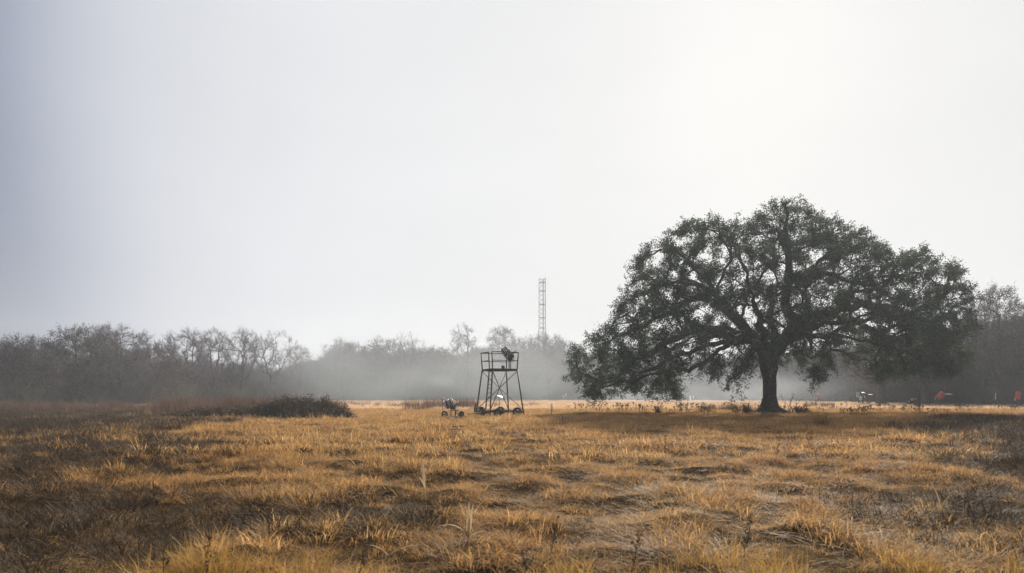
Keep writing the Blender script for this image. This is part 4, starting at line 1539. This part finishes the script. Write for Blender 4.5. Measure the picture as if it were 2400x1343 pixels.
# uncovered white thrower on wheels
t = thing('clay_thrower', 'small white and black wheeled thrower standing left of the flared trunk tree', 'clay thrower', on(2022, 118))
mb = MB(); mb.bevbox((0, 0, .6), (.22, .2, 1.0), .03); mb.bar((-.6, 0, .22), (1.0, 0, .22), .12); mb.build('stand', M['machine'], t)
MB().bevbox((-.34, -.05, 1.0), (.46, .36, .62), .08, Matrix.Rotation(R(14), 3, 'Y')).build('hopper', M['cream'], t)
MB().bevbox((.10, 0, 1.25), (.36, .34, .5), .06).build('housing', M['blue_black'], t)
MB().bevbox((.24, -.18, 1.28), (.16, .06, .22), .02).build('plate', M['white'], t)
wheel(t, (-.65, -.1, .25), .25, .16, (.4, 1, 0), 'rim'); wheel(t, (.95, -.1, .32), .32, .2, (.4, 1, 0), 'rim_dark')
solar_panel(2024, 121, 921, .55, .5, R(3), R(20), 'small panel with painted pale sky reflection above the white wheeled thrower', cells='panel_back')  # sky reflection painted as pale cells here too
solar_panel(2041, 121, 925, .8, .3, R(0), R(9), 'small panel with painted pale sky reflection right of the white wheeled thrower', cells='panel_back')  # pale cell colour again stands for reflected sky
# pale blue barrel and low orange hopper thrower
t = thing('barrel_on_stand', 'pale blue barrel on a stand before the wood left of the white thrower', 'barrel', on(2010, 128))
drum(t, (0, 0, 1.2), (.1, 0, 1), .95, .27, 'pale_blue', 'barrel')
mb = MB()
for a in (.5, 2.6, 4.7):
    mb.tube([(.2 * math.cos(a), .2 * math.sin(a), 1.22), (.4 * math.cos(a), .4 * math.sin(a), -.05)], .03, 6)
mb.build('stand', M['steel_dark'], t)
t = thing('clay_thrower', 'low dark thrower with faded orange hopper beside the stout trunked tree', 'clay thrower', on(2140, 108))
MB().bevbox((0, 0, .45), (1.7, .8, .5), .1).build('chassis', M['machine'], t)
MB().bevbox((.12, -.1, .98), (.75, .5, .42), .12).build('hopper', M['orange'], t)
MB().bevbox((-.32, -.2, .92), (.2, .3, .40), .06).build('end_cap', M['cream'], t)
for x in (-.6, .6):
    wheel(t, (x, -.5, .28), .28, .18, (0, 1, 0), 'rim_dark')

# ------------------------------------------------------------------ lattice mast far behind the trees
def mast():
    d = 265.0
    x, y, z = P(1271.5, 930, d); z = 0
    top = EYE + (HOR - 654) / F * d
    root = thing('lattice_mast', 'tall grey lattice radio mast rising behind the misty treeline', 'mast', (x, y, 0))
    R0 = 1.45
    an = [R(200), R(320), R(80)]
    def leg(a, zz):
        r = R0 * (1.0 + .10 * (1 - zz / top))
        return np.array([r * math.cos(a), r * math.sin(a), zz])
    for a in an:
        MB().tube([leg(a, 0), leg(a, top)], .10, 6).build('leg', M['mast'], root)
    br = MB()
    nb = 26
    for k in range(nb):
        z0, z1 = top * k / nb, top * (k + 1) / nb
        for q_ in range(3):
            a, b = an[q_], an[(q_ + 1) % 3]
            br.bar(leg(a, z0), leg(b, z1) if k % 2 else leg(b, z1), .05)
            br.bar(leg(b, z0), leg(a, z1), .05)
    br.build('bracing', M['mast'], root)
    for k in (25.2, 23.4, 20.5, 17.6, 15.4, 12.6, 9, 6, 3):
        zz = top * k / nb
        rb = MB()
        for q_ in range(3):
            rb.bar(leg(an[q_], zz), leg(an[(q_ + 1) % 3], zz), .16)
        rb.build('ring', M['mast'], root)
    MB().tube([(.35, 0, 0), (.35, 0, top)], .07, 5).build('cable_run', M['mast'], root)
    MB().tube([(.9, 0, top - .2), (.9, 0, top + .9)], .06, 5).build('antenna', M['mast'], root)
    MB().box((.1, 0, top), (2.4, .3, .12)).build('top_bar', M['mast'], root)
mast()

# ------------------------------------------------------------------ air: even haze, and the mist lying against the wood
hb = MB().box((0, 240, 29), (1500, 620, 62))
hz = hb.build('haze', vol_mat('haze', (.86, .92, 1.0), .0009, .1))
tag(hz, 'thin pale haze over the whole meadow', 'haze', kind='stuff')
hz.visible_shadow = True

def mist_mat(dens, seed):
    m = bpy.data.materials.new('mist')
    m.use_nodes = True
    t = m.node_tree
    t.nodes.clear()
    o = N(t, 'ShaderNodeOutputMaterial')
    v = N(t, 'ShaderNodeVolumePrincipled')
    v.inputs['Color'].default_value = (.80, .86, .93, 1)
    v.inputs['Anisotropy'].default_value = .35
    tc = N(t, 'ShaderNodeTexCoord')
    ln = N(t, 'ShaderNodeVectorMath', operation='LENGTH')
    t.links.new(tc.outputs['Object'], ln.inputs[0])
    fall = N(t, 'ShaderNodeMapRange', interpolation_type='SMOOTHSTEP')
    fall.inputs['From Min'].default_value = .98
    fall.inputs['From Max'].default_value = .1
    t.links.new(ln.outputs['Value'], fall.inputs['Value'])
    mp = N(t, 'ShaderNodeMapping')
    mp.inputs['Scale'].default_value = (3.6, 1.0, 1.5)
    mp.inputs['Rotation'].default_value = (0, .35, 0)
    mp.inputs['Location'].default_value = (seed * 3.1, seed, 0)
    t.links.new(tc.outputs['Object'], mp.inputs['Vector'])
    no = N(t, 'ShaderNodeTexNoise')
    no.inputs['Scale'].default_value = 1.3
    no.inputs['Detail'].default_value = 3
    no.inputs['Distortion'].default_value = .6
    t.links.new(mp.outputs[0], no.inputs['Vector'])
    rm = N(t, 'ShaderNodeMapRange')
    rm.inputs['From Min'].default_value = .36
    rm.inputs['From Max'].default_value = .66
    rm.inputs['To Min'].default_value = .5 * dens
    rm.inputs['To Max'].default_value = 1.6 * dens
    t.links.new(no.outputs['Fac'], rm.inputs['Value'])
    mu = N(t, 'ShaderNodeMath', operation='MULTIPLY')
    t.links.new(rm.outputs[0], mu.inputs[0])
    t.links.new(fall.outputs[0], mu.inputs[1])
    t.links.new(mu.outputs[0], v.inputs['Density'])
    t.links.new(v.outputs[0], o.inputs['Volume'])
    return m

def mist(px, d, z, rx, ry, rz_, dens, seed):
    mb = MB()
    nu, nv = 24, 14
    V = []
    for i_ in range(nv + 1):
        t_ = math.pi * i_ / nv
        for k in range(nu):
            a = 2 * math.pi * k / nu
            V.append((math.sin(t_) * math.cos(a), math.sin(t_) * math.sin(a), math.cos(t_)))
    i_, k = np.meshgrid(np.arange(nv), np.arange(nu), indexing='ij')
    kn_ = (k + 1) % nu
    q_ = np.stack([i_ * nu + k, (i_ + 1) * nu + k, (i_ + 1) * nu + kn_, i_ * nu + kn_], -1).reshape(-1, 4)
    mb.add(V, q_)
    o = mb.build('mist', mist_mat(dens, seed), smooth=True)
    o.location = ((px - 1200) / F * d, d, z)
    o.scale = (rx, ry, rz_)
    return tag(o, 'soft bank of pale mist lying against the treeline', 'mist', 'mist banks along the treeline', 'stuff')
mist(900, 168, 5.0, 88, 30, 24, .0115, 1)
mist(1650, 150, 2.0, 50, 22, 9, .012, 4)
